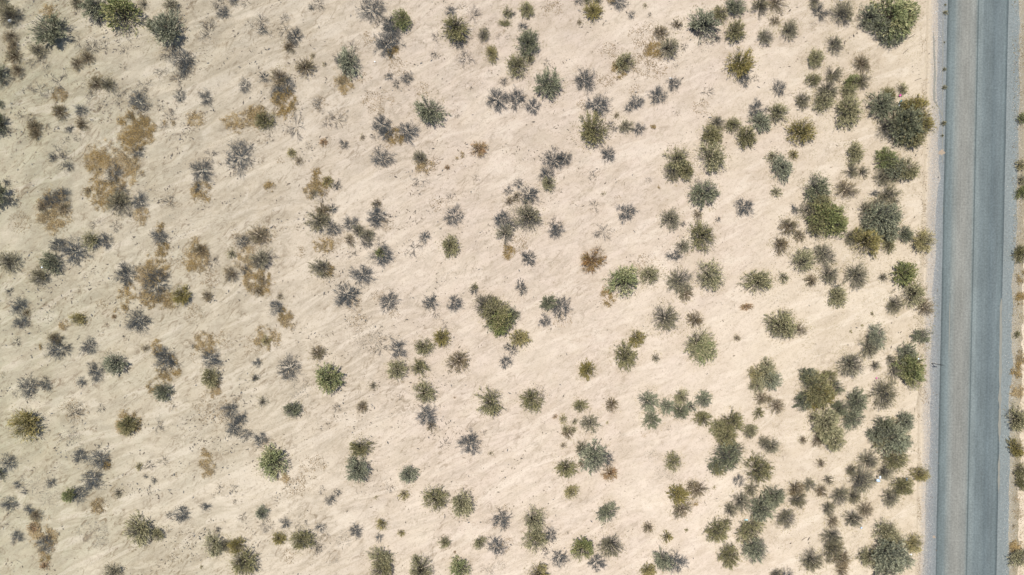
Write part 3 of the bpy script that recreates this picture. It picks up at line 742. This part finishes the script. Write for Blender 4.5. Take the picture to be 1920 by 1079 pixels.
# ---- labels
SZ = [(9, 'tiny'), (13.5, 'small'), (19, 'mid-sized'), (25, 'large'), (999, 'very large')]
def size_word(p):
    for lim, w in SZ:
        if p['r'] < lim: return w
KW = {'G': 'bright green leafy bush', 'O': 'olive green bush', 'D': 'dark green bush', 'P': 'grey-green twiggy bush', 'S': 'slate-grey leafless shrub',
      'W': 'thin wispy leafless shrub', 'B': 'brown dry bush', 'R': 'rust-brown dry bush', 'A': 'yellowish olive bush', 'Y': 'ochre dry grass patch', 'T': 'spreading green clump'}
KS = {'G': 'bright green bush', 'O': 'olive bush', 'D': 'dark green bush', 'P': 'grey-green bush', 'S': 'grey dead shrub', 'W': 'wispy shrub', 'B': 'brown bush',
      'R': 'rusty bush', 'A': 'yellowish bush', 'Y': 'ochre grass', 'T': 'big green clump'}
def region(p):
    u, v = p['u'], p['v']
    row = 'top edge' if v < 60 else 'upper third' if v < 360 else 'middle third' if v < 720 else 'lower third' if v < 1010 else 'bottom edge'
    if u > 1880: col = 'beyond the road'
    elif u > 1650: col = 'beside the road'
    else: col = ['far left', 'left', 'left of centre', 'centre', 'right of centre', 'right'][min(5, int(u / 275))]
    return row + ' ' + col
def direction(p, q):
    dx, dy = p['u'] - q['u'], p['v'] - q['v']
    if abs(dx) > 2.2 * abs(dy): return 'right of' if dx > 0 else 'left of'
    if abs(dy) > 2.2 * abs(dx): return 'below' if dy > 0 else 'above'
    return ('lower' if dy > 0 else 'upper') + ('-right of' if dx > 0 else '-left of')
real = [p for p in plants if p['kind'] not in 'LQ']
for p in real:
    p['nb'] = sorted((q for q in real if q is not p), key=lambda q: math.hypot(p['u'] - q['u'], p['v'] - q['v']))[:6]
def lab(p, k):
    a = KW[p['kind']]
    s = size_word(p) if p['kind'] != 'T' else 'huge'
    # the most noticeable neighbours first
    nb = sorted(p['nb'][:4], key=lambda q: math.hypot(p['u'] - q['u'], p['v'] - q['v']) - 0.8 * q['r'])
    q = nb[k % len(nb)]
    t = f"{s} {a} {direction(p, q)} {size_word(q)} {KS[q['kind']]}, {region(p)}"
    return t
used = {}
for p in real:
    t = None
    for k in range(4):
        c = lab(p, k)
        if len(c.replace('-', ' ').split()) <= 16 and c not in used: t = c; break
    if t is None:
        c = lab(p, 0); q = p['nb'][1]
        t = f"{size_word(p)} {KW[p['kind']]} between {KS[p['nb'][0]['kind']]} and {KS[q['kind']]}, {region(p)}"
        j = 0
        while t in used:
            j += 1; q = p['nb'][min(5, 1 + j)]
            t = f"{size_word(p)} {KW[p['kind']]} {direction(p, q)} {KS[q['kind']]}, {region(p)}" if j < 5 else f"{size_word(p)} {KW[p['kind']]}, {region(p)}, near {size_word(q)} {KS[q['kind']]} {j}"
    if len(t.replace('-', ' ').split()) > 16: t = t.replace(' of centre', ' centre')
    if len(t.replace('-', ' ').split()) > 16: t = t.replace('thin wispy leafless', 'wispy').replace('slate-grey leafless', 'grey leafless')
    used[t] = 1; p['label'] = t

def base_xy(p, hz):
    return ground_xy(p['u'], p['v'], hz * 0.5)

def place_shrub(p, i):
    k = p['kind']; r = p['r'] / PX
    small = p['r'] < 12.0
    whole = small or k == 'W'
    nv = NVAR[k]; vi = (i * 7 + int(p['u'] * 3 + p['v'])) % nv
    ms = variant(k, vi, small)
    h = HZ[k] * r
    x, y = base_xy(p, h)
    z = float(height(x, y)) - 0.02
    nm, cat = NAMES[k]
    rz = R.uniform(0, 2 * math.pi)
    asp = p['asp'] if p['asp'] != 1.0 else 1.0
    rs = (1.22 if p['u'] < 1250 else 1.32) if k not in 'SW' else 1.16
    if whole:
        o = link(nm, ms[0])
        top = o
    else:
        top = link(nm, None)
        for part_name, me in zip(('branches', 'twigs' if k in 'SW' else 'foliage'), ms):
            link(part_name, me, None, top)
    top.location = (x, y, z)
    if asp == 1.0:
        top.rotation_euler = (R.uniform(-.05, .05), R.uniform(-.05, .05), rz)
        e = R.uniform(.90, 1.10)
        top.scale = (r * rs * e, r * rs / e, r * rs * R.uniform(.85, 1.12))
    else:
        top.rotation_euler = (0, 0, R.choice((0, math.pi)))
        top.scale = (r * rs, r * rs * asp, r * rs * min(1.0, asp) * .95)
    tag(top, p['label'], cat, GROUPS[nm])

def place_clump(p, i):
    """a desert tree of several overlapping crowns on spreading limbs"""
    lobes = p['lobes']; R0 = max(l[2] for l in lobes) / PX
    hmain = 0.62 * R0 + .5
    x, y = base_xy(p, hmain)
    z = float(height(x, y)) - .03
    top = link('mesquite_tree', None)
    top.location = (x, y, z)
    tag(top, p['label'], 'tree', 'spreading green desert trees')
    tw_all, lf_all = [], []
    g = np.random.default_rng(900 + i)
    more = []
    for (lx, ly, lr, k) in lobes:
        more.append((lx, ly, lr * .98, k))
        a1 = g.uniform(0, 6.28)
        more.append((lx + math.cos(a1) * lr * .6, ly + math.sin(a1) * lr * .6, lr * g.uniform(.45, .6), k if g.random() < .5 else g.choice(list('ODPA'))))
    for j, (lx, ly, lr, k) in enumerate(more):
        rr = lr / PX
        if k == 'S': k2 = 'P'
        else: k2 = k
        a, b = leafy_shrub(k2, 7000 + i * 50 + j, False, 0, 0, 1.0, hgt=float(g.uniform(.65, .95)), dens=.85 if lr > 18 else .5)
        sc = rr * 1.28
        # blades keep a real size instead of growing with the crown
        def tf(gm, sz):
            v, f, c = gm
            return (v * np.array([sc, sc, sc]) * sz + np.array([lx / PX, -ly / PX, 0.0]), f, c)
        tw_all.append(tf(a, 1.0)); 
        if k == 'S':
            n = len(b[1]) // 3; b = (b[0][:n * 4], b[1][:n], b[2][:n])
        lf_all.append(tf(b, 1.0))
    m1 = new_mesh('branches', *join_geo(tw_all)); m1.materials.append(M_TWIG)
    # limbs reaching from the trunk to every crown
    P0, P1, q0, q1 = [], [], [], []
    for (lx, ly, lr, k) in lobes:
        e = np.array([lx / PX, -ly / PX, .45 * lr / PX]); s = np.zeros(3); m = e * .5 + np.array([0, 0, .15]) + g.normal(0, .08, 3)
        P0 += [s, m]; P1 += [m, e]; q0 += [.13, .09]; q1 += [.09, .04]
    tv, tf_ = prisms(np.array(P0), np.array(P1), np.array(q0), np.array(q1))
    mt = new_mesh('trunk', tv, tf_, np.tile(np.array([[.11, .095, .075]]), (len(tf_), 1))); mt.materials.append(M_TWIG)
    m2 = new_mesh('crown', *join_geo(lf_all)); m2.materials.append(M_LEAF)
    link('trunk', mt, None, top); link('branches', m1, None, top); link('crown', m2, None, top)

def tuft_cloud(cx, cy, rx, ry, n, g, seed, thr=.42, bl=.16, bw=.028, hmax=.10, cols=None, sharp=2.0, edge=True, nfreq=1.3):
    """dry grass blades in clumpy tufts over an uneven patch (world metres, relative to cx, cy)"""
    m = int(n * 2.6)
    a = g.uniform(0, 2 * math.pi, m); q = np.sqrt(g.uniform(0, 1, m))
    px, py = np.cos(a) * q * rx, np.sin(a) * q * ry
    nz = fnoise((px + cx) * nfreq, (py + cy) * nfreq, seed, 3)
    fall = (1 - q ** 3) if edge else 1.0
    keep = g.uniform(0, 1, m) < np.clip((nz * (.55 + .45 * fall) - thr + .12) * sharp * 2.2, 0, 1)
    px, py = px[keep][:n], py[keep][:n]; k = len(px)
    wx, wy = px + cx, py + cy
    P = np.stack([px, py, height(wx, wy) + g.uniform(0, hmax * .6, k)], 1)
    aa = g.uniform(0, 2 * math.pi, k); D = np.stack([np.cos(aa), np.sin(aa), g.uniform(.05, .9, k)], 1)
    v, f = blades(P, D, g.uniform(.5, 1.4, k) * bl, g.uniform(.6, 1.4, k) * bw, g)
    cols = np.array(cols)
    ci = np.clip((fnoise(wx * .9, wy * .9, seed + 5, 2) * len(cols) * .7 + g.uniform(0, 1, k) * len(cols) * .5).astype(int), 0, len(cols) - 1)
    return v, f, cols[ci] * g.uniform(.8, 1.2, (k, 1))

YC = [(.13, .11, .075), (.44, .37, .23), (.35, .245, .105), (.29, .20, .085), (.42, .315, .15), (.20, .155, .09), (.16, .125, .08), (.30, .22, .10)]
LC = [(.34, .27, .175), (.30, .235, .15), (.28, .20, .11), (.24, .20, .14)]
QC = [(.24, .22, .185), (.20, .19, .17), (.28, .25, .20)]
HC = [(.36, .31, .165), (.31, .265, .13), (.26, .23, .11), (.20, .175, .095)]

def place_grass(p, i):
    r = p['r'] / PX * 1.30
    x, y = ground_xy(p['u'], p['v'])
    g = np.random.default_rng(4000 + i)
    n = int(620 * r * r) + 80
    e = g.uniform(.85, 1.15)
    v, f, c = tuft_cloud(x, y, r * e, r / e, n, g, 40 + i % 7, thr=.45, bl=.24, bw=.030, hmax=.22, cols=YC, nfreq=2.6, sharp=1.7)
    o = link('dry_grass_patch', new_mesh('dry_grass_patch', v, f, c), M_GRASS)
    o.location = (x, y, 0)
    tag(o, p['label'], 'grass patch', GROUPS['dry_grass_patch'])

for i, p in enumerate(plants):
    if p['kind'] == 'T': place_clump(p, i)
    elif p['kind'] == 'Y': place_grass(p, i)
    elif p['kind'] not in 'LQ': place_shrub(p, i)

# ------------------------------------------------------------------ uncountable ground cover
g = np.random.default_rng(99)
geo = []
for i, p in enumerate(plants):
    r = p['r'] / PX; x, y = ground_xy(p['u'], p['v'])
    sh = lambda t: (t[0] + np.array([x, y, 0]), t[1], t[2])
    if p['kind'] == 'L':
        geo.append(sh(tuft_cloud(x, y, r * 1.15, r * 1.0, int(150 * r * r), g, 60, thr=.40, bl=.18, bw=.040, hmax=.06, cols=LC, nfreq=2.2)))
    elif p['kind'] == 'Q':
        geo.append(sh(tuft_cloud(x, y, r * 1.1, r, int(130 * r * r), g, 61, thr=.40, bl=.16, bw=.032, hmax=.06, cols=QC, nfreq=2.5)))
    elif p['kind'] in 'GODPABT' and p['u'] < 1745:
        w = .35 + .65 * min(1, max(0, (p['u'] - 900) / 600))
        if p['kind'] == 'T':
            for (lx, ly, lr, k) in p['lobes']:
                x, y = ground_xy(p['u'] + lx, p['v'] + ly); rr = lr / PX
                geo.append(sh(tuft_cloud(x, y, rr * 1.35, rr * 1.35, int(80 * w * rr * rr) + 60, g, 62, thr=.34, bl=.22, bw=.034, hmax=.08, cols=HC)))
        else:
            geo.append(sh(tuft_cloud(x, y, r * 1.5, r * 1.5, int(150 * w * r * r) + 24, g, 62, thr=.34, bl=.20, bw=.034, hmax=.08, cols=HC)))
    elif p['kind'] in 'SW':
        geo.append(sh(tuft_cloud(x, y, r * 1.5, r * 1.5, int(70 * r * r) + 16, g, 63, thr=.38, bl=.15, bw=.028, hmax=.04, cols=QC + LC)))
# dry grass along the dirt berm and between the roadside bushes
def band(n, u0, u1, v0, v1, cols, bl, bw, thr, nf, seed):
    u = g.uniform(u0, u1, n); v = g.uniform(v0, v1, n)
    x, y = ground_xy(u, v)
    k = fnoise(x * nf, y * nf * .8, seed, 3) > thr
    x, y = x[k], y[k]; m = len(x)
    P = np.stack([x, y, height(x, y) + g.uniform(.005, .05, m)], 1)
    aa = g.uniform(0, 6.28, m); D = np.stack([np.cos(aa), np.sin(aa), g.uniform(.0, .6, m)], 1)
    vv, ff = blades(P, D, g.uniform(.5, 1.4, m) * bl, g.uniform(.6, 1.4, m) * bw, g)
    cc = np.array(cols)[g.integers(0, len(cols), m)] * g.uniform(.8, 1.2, (m, 1))
    return vv, ff, cc
BC = [(.22, .16, .10), (.28, .20, .12), (.30, .23, .13), (.18, .14, .09)]
geo.append(band(26000, 1440, 1728, -20, 1100, HC, .15, .022, .50, .55, 71))
geo.append(band(2200, 1727, 1738, -20, 760, BC, .16, .028, .50, .7, 72))
geo.append(band(900, 1719, 1726, 700, 1100, BC, .16, .028, .50, .7, 73))
geo.append(band(9000, 1898, 1975, -20, 1100, BC + BC + HC, .19, .036, .40, .7, 74))
link_ = link('dry_grass', new_mesh('dry_grass', *join_geo(geo)), M_GRASS)
tag(link_, 'pale dry grass and blades scattered on the sand under and between the bushes', 'grass', kind='stuff')

def litter(n, cols, seed, size, left_bias):
    m = n * 3
    x = g.uniform(-66, 50, m); y = g.uniform(-38, 38, m)
    u, v = streak(x, y)
    d = fnoise(u * .35, v * 1.0, seed, 4)
    big = fnoise(x * .10, y * .10, seed + 3, 2)
    w = np.clip((d - .548) * 8, 0, 1) * np.clip(.35 + (big - .4) * 2.2, .1, 1) * (np.clip(1.0 - (x + 60) / 95.0, .16, 1) if left_bias else 1)
    k = g.uniform(0, 1, m) < w
    x, y = x[k][:n], y[k][:n]; q = len(x)
    P = np.stack([x, y, height(x, y) + g.uniform(.01, .04, q)], 1)
    aa = g.uniform(0, 6.28, q); D = np.stack([np.cos(aa), np.sin(aa), g.uniform(-.05, .45, q)], 1)
    s = g.uniform(.25, 1.0, q) ** 2 * size
    vv, ff = blades(P, D, s * g.uniform(.8, 1.8, q), s * g.uniform(.30, .6, q), g)
    cc = np.array(cols)[g.integers(0, len(cols), q)] * g.uniform(.75, 1.25, (q, 1))
    return vv, ff, cc
lit = join_geo([litter(52000, [(.10, .085, .07), (.15, .12, .09), (.10, .10, .10), (.20, .165, .12)], 81, .30, True),
                litter(20000, [(.22, .19, .15), (.26, .22, .17), (.18, .155, .13)], 85, .18, False)])
def stones(n, seed):
    g2 = np.random.default_rng(seed)
    side = g2.uniform(0, 1, n) < .6
    lx = np.where(side, g2.normal(-4.75, .45, n), g2.normal(4.9, .5, n)); ly = g2.uniform(-42, 42, n)
    k = ((lx < -3.75) | (lx > 3.65)); lx, ly = lx[k], ly[k]; m = len(lx)
    c, s = math.cos(ROAD_A), math.sin(ROAD_A)
    x, y = ROX + lx * c - ly * s, ROY + lx * s + ly * c
    sz = g2.uniform(.015, .05, m)
    V = np.zeros((m, 5, 3))
    for q in range(4):
        a = q * math.pi / 2 + g2.uniform(-.4, .4, m)
        V[:, q, 0] = x + np.cos(a) * sz; V[:, q, 1] = y + np.sin(a) * sz; V[:, q, 2] = .006
    V[:, 4, 0] = x; V[:, 4, 1] = y; V[:, 4, 2] = .008 + sz * .7
    b = (np.arange(m) * 5)[:, None]
    # two folded quads over a raised middle
    F = np.concatenate([b + np.array([[0, 1, 2, 4]]), b + np.array([[2, 3, 0, 4]])], 1).reshape(-1, 4)
    pal = np.array([(.20, .22, .24), (.28, .29, .29), (.13, .145, .16), (.34, .30, .25), (.40, .36, .30)])
    cc = pal[g2.integers(0, 5, m)] * g2.uniform(.8, 1.2, (m, 1))
    return V.reshape(-1, 3), F, np.repeat(cc, 2, 0)
tag(link('gravel_stones', new_mesh('gravel_stones', *stones(15000, 8)), M_TWIG), 'loose grey and tan gravel stones strewn along both asphalt edges', 'gravel', kind='stuff')
tag(link('twig_litter', new_mesh('twig_litter', *lit), M_GRASS), 'brown twig and leaf litter strewn in flow lines over the pale sand', 'litter', kind='stuff')

# ------------------------------------------------------------------ small things
def box_geo(x0, x1, y0, y1, z0, z1):
    V = [(x0, y0, z0), (x1, y0, z0), (x1, y1, z0), (x0, y1, z0), (x0, y0, z1), (x1, y0, z1), (x1, y1, z1), (x0, y1, z1)]
    F = [(3, 2, 1, 0), (4, 5, 6, 7), (0, 1, 5, 4), (1, 2, 6, 5), (2, 3, 7, 6), (3, 0, 4, 7)]
    return np.array(V, float), np.array(F)
def tube_geo(pts, r, n=8):
    pts = [Vector(p) for p in pts]; Vs = []; m = len(pts)
    for i, p in enumerate(pts):
        d = (pts[min(i + 1, m - 1)] - pts[max(i - 1, 0)]).normalized()
        a = d.orthogonal().normalized(); b = d.cross(a)
        rr = r[i] if isinstance(r, (list, tuple)) else r
        for k in range(n):
            t = 2 * math.pi * k / n; q = p + (a * math.cos(t) + b * math.sin(t)) * rr; Vs.append(tuple(q))
    F = [(i * n + k, i * n + (k + 1) % n, (i + 1) * n + (k + 1) % n, (i + 1) * n + k) for i in range(m - 1) for k in range(n)]
    c0 = len(Vs); Vs.append(tuple(pts[0])); Vs.append(tuple(pts[-1]))
    for k in range(0, n, 2):
        F.append((c0, (k + 2) % n, k + 1, k)); F.append((c0 + 1, (m - 1) * n + k, (m - 1) * n + k + 1, (m - 1) * n + (k + 2) % n))
    return np.array(Vs, float), np.array(F)
def join2(parts):
    Vs, Fs, n = [], [], 0
    for v, f in parts: Vs.append(v); Fs.append(f + n); n += len(v)
    return np.concatenate(Vs), np.concatenate(Fs)

M_STEEL = flat_material('dark_steel_post', (.035, .037, .040, 1), 0.6, 0.3)
M_SIGN = flat_material('sign_back', (.05, .055, .06, 1), 0.5, 0.4)
x, y = ground_xy(1746.5, 681.5)
sg = link('road_sign', None, loc=(x, y, 0))
tag(sg, 'thin dark road sign seen edge-on from above, on the gravel left of the asphalt', 'road sign')
H = 2.15
# U-channel post: a web with two flanges
link('post', new_mesh('post', *join2([box_geo(-.03, .03, -.006, .006, -.3, H), box_geo(-.034, -.028, -.006, .045, -.3, H), box_geo(.028, .034, -.006, .045, -.3, H)])), M_STEEL, sg)
pv, pf = box_geo(-.28, .28, -.012, -.009, H - .46, H + .02)
pan = link('sign_panel', new_mesh('sign_panel', pv, pf), M_SIGN, sg)
link('bolt', new_mesh('bolt', *join2([tube_geo([(0, -.022, H - .08), (0, .012, H - .08)], .012), tube_geo([(0, -.022, H - .36), (0, .012, H - .36)], .012)])), M_STEEL, pan)

def crumple(name, u, v, sx, sy, h, mat, seed, label, cat, z=None, sub=14):
    """a crumpled sheet or bag: a dented, folded closed blob"""
    x, y = ground_xy(u, v); gg = np.random.default_rng(seed)
    V, F = [], []; nl, nr = sub, 8
    for j in range(nr + 1):
        th = math.pi * j / nr
        for i in range(nl):
            a = 2 * math.pi * i / nl
            k = .55 + .75 * float(fnoise(math.cos(a) * 2.2 + seed, math.sin(a) * 2.2 + j * .7, seed, 3))
            V.append((math.cos(a) * math.sin(th) * sx * k, math.sin(a) * math.sin(th) * sy * k, max(.004, h * (.5 + .5 * math.cos(th)) * (.5 + k * .6))))
    for j in range(nr):
        for i in range(nl):
            F.append((j * nl + i, (j + 1) * nl + i, (j + 1) * nl + (i + 1) % nl, j * nl + (i + 1) % nl))
    o = link(name, new_mesh(name, V, F), mat)
    zz = float(height(x, y)) if z is None else z
    o.location = (x, y, zz); o.rotation_euler = (0, 0, gg.uniform(0, 6.28) if sx == sy else 0)
    return tag(o, label, cat)
M_WHITE = flat_material('white_plastic', (.62, .68, .72, 1), 0.4, bump=.3)
M_PALEBLUE = flat_material('pale_blue_plastic', (.42, .55, .72, 1), 0.4, bump=.3)
M_BLUE = flat_material('blue_plastic', (.16, .33, .72, 1), 0.4)
M_CYAN = flat_material('pale_cyan_plastic', (.55, .85, .90, 1), 0.4)
M_PINK = flat_material('pink_fabric', (.60, .10, .34, 1), 0.7)
M_YEL = flat_material('yellow_paper', (.62, .48, .22, 1), 0.7)
M_TAN = flat_material('bare_wood', (.36, .26, .13, 1), 0.8)
M_TEAL = flat_material('teal_plastic', (.10, .28, .30, 1), 0.5)
M_BLACK = flat_material('black_plastic', (.015, .015, .018, 1), 0.5)
M_STONE = flat_material('white_stone', (.62, .60, .56, 1), 0.9, bump=.5)
crumple('plastic_bag', 24.5, 42, .26, .20, .20, M_WHITE, 1, 'white plastic scrap under a grey bush in the top left corner', 'litter', .35)
crumple('plastic_bag', 1638, 897, .24, .18, .20, M_PALEBLUE, 2, 'crumpled pale blue plastic bag caught in a grey shrub, lower right', 'plastic bag', .9)
crumple('plastic_bag', 1641, 891, .12, .22, .25, M_WHITE, 3, 'narrow white plastic scrap just above the pale blue bag', 'plastic bag', .95)
crumple('plastic_scrap', 1695, 897, .13, .15, .12, M_BLUE, 4, 'small bright blue plastic scrap at the tip of a green bush near the road', 'litter', .5)
crumple('plastic_scrap', 1614, 989, .12, .11, .10, M_PALEBLUE, 5, 'tiny pale blue scrap at the foot of a grey-green bush, lower right', 'litter', .12)
crumple('plastic_scrap', 88, 502, .12, .10, .10, M_WHITE, 6, 'tiny white scrap in a dark green bush, middle of the left side', 'litter', .8)
crumple('plastic_scrap', 1705, 670, .09, .09, .12, M_WHITE, 7, 'tiny white dot of plastic on the big green clump beside the road sign', 'litter', 1.75)
crumple('plastic_scrap', 1692, 1029, .10, .08, .10, M_WHITE, 8, 'tiny white scrap on the big green clump at the bottom near the road', 'litter', 1.7)
crumple('white_stone', 703, 116, .13, .10, .10, M_STONE, 9, 'small white stone lying alone on bare sand, upper left of centre', 'stone')
crumple('white_stone', 1258, 147, .22, .09, .10, M_STONE, 10, 'pale flat stone beside a grey leafless shrub, upper right of centre', 'stone')
crumple('yellow_scrap', 1624, 394.5, .14, .15, .12, M_YEL, 11, 'yellow crumpled scrap inside the dark green clump near the road', 'litter', .9)
crumple('pink_flag', 1685, 180.5, .15, .16, .12, M_PINK, 12, 'pink scrap of cloth below the small olive bush, upper right', 'flag', .25)
crumple('pink_flag', 1642, 709, .10, .10, .12, M_PINK, 13, 'small pink scrap of cloth above a grey-green bush, right side by the road sign', 'flag', .12)
def lay_box(name, u, v, lx, ly, hz, rot, mat, label, cat, z):
    x, y = ground_xy(u, v)
    b = .18 * min(lx, ly)
    V, F = [], []
    for zz, ins in ((0, b), (hz * .25, 0), (hz * .8, 0), (hz, b)):
        for sx, sy in ((-1, -1), (1, -1), (1, 1), (-1, 1)):
            V.append((sx * (lx / 2 - ins), sy * (ly / 2 - ins), zz))
    for j in range(3):
        for i in range(4): F.append((j * 4 + i, j * 4 + (i + 1) % 4, (j + 1) * 4 + (i + 1) % 4, (j + 1) * 4 + i))
    F.append((3, 2, 1, 0)); F.append((12, 13, 14, 15))
    o = link(name, new_mesh(name, V, F), mat); o.location = (x, y, z); o.rotation_euler = (.05, -.04, rot)
    return tag(o, label, cat)
lay_box('paper_sheet', 1569, 5.5, .46, .24, .03, -.05, M_WHITE, 'white rectangular sheet on top of a grey-green bush at the top edge', 'litter', 1.0)
lay_box('drink_can', 1398, 974, .36, .15, .12, .02, M_CYAN, 'pale cyan can lying on sand above an olive bush, lower right of centre', 'can', .15)
cr = link('broken_crate', None, loc=(*ground_xy(1685, 197), .25)); cr.rotation_euler = (0, 0, .95)
tag(cr, 'broken black and teal plastic crate lying between two bushes near the road, upper right', 'crate')
link('shell', new_mesh('shell', *join2([box_geo(-.40, .40, -.18, -.13, 0, .22), box_geo(-.40, -.34, -.13, .18, 0, .22), box_geo(-.34, .40, -.13, .18, -.03, 0)])), M_BLACK, cr)
link('lid', new_mesh('lid', *box_geo(.05, .44, .10, .20, .0, .18)), M_TEAL, cr)
link('lining', new_mesh('lining', *box_geo(-.28, .0, -.10, .10, .004, .06)), M_WHITE, cr)
lay_box('wood_plank', 1684.5, 259, .10, .50, .04, -.55, M_TAN, 'short orange-brown plank on the lower side of a huge green clump by the road', 'plank', 1.35)
def stick(pts, r, label, mat=M_STEEL):
    P = []
    for (u, v, h) in pts:
        x, y = ground_xy(u, v, h); P.append((x, y, float(height(x, y)) + h))
    o0 = P[0]
    v, f = tube_geo([(a - o0[0], b - o0[1], c - o0[2]) for a, b, c in P], [r * (1 - .5 * i / (len(P) - 1)) for i in range(len(P))], 6)
    o = link('fallen_stick', new_mesh('fallen_stick', v, f, smooth=True), mat); o.location = o0
    tag(o, label, 'stick', 'fallen sticks on the sand')
M_STICK = flat_material('grey_stick', (.10, .085, .07, 1), 0.9)
stick([(1703, 72, .04), (1709, 69, .08), (1716, 64, .05)], .035, 'short dark stick just below the biggest green clump near the top of the road', M_STICK)
stick([(1693, 101, .04), (1697, 97, .07), (1703, 92, .05)], .035, 'short dark stick on bare sand below another stick, near the top of the road', M_STICK)
stick([(1504, 1014, .04), (1509, 1010, .06), (1513, 1008, .04)], .03, 'small grey stick left of a black stick, lower right near the bottom edge', M_STICK)
stick([(1515, 1014, .04), (1517, 1010, .10), (1519, 1008, .05)], .045, 'small black stick above a grey-green bush, lower right near the bottom edge', M_STEEL)
stick([(1715, 152, .04), (1721, 149, .05), (1728, 147, .04)], .025, 'thin pale-brown stick pointing at the dirt berm, upper part of the roadside', M_STICK)
stick([(1285, 97, .03), (1283, 90, .08), (1287, 80, .05)], .03, 'curved thin stick right of a shrub, upper right of centre', M_STICK)

# small weeds that root along the asphalt edge
weeds = [(1771, 25, 5, 'topmost'), (1771.5, 10, 2.6, 'tiny'), (1770, 80, 2, ''), (1769.5, 131, 4, ''), (1769, 165, 5, ''), (1767.5, 232, 5.5, ''), (1766, 255, 3, '')]
wl = ['small green weed at the asphalt edge, near the top of the photo', 'tiny green weed at the asphalt edge, topmost of all',
      'tiny weed at the asphalt edge, third from the top', 'small weed at the asphalt edge, fourth from the top', 'small dark weed at the asphalt edge, fifth from the top',
      'largest dark weed at the asphalt edge, right of the huge roadside clump', 'tiny weed at the asphalt edge, just above the orange sand spill']
for (u, v, r, _), l in zip(weeds, wl):
    me = variant('O', 0, True)[0]
    o = link('roadside_weed', me); x, y = ground_xy(u, v); o.location = (x, y, .012)
    o.scale = (r / PX * 1.2,) * 3; o.rotation_euler = (0, 0, R.uniform(0, 6))
    tag(o, l, 'weed', 'weeds along the asphalt edge')
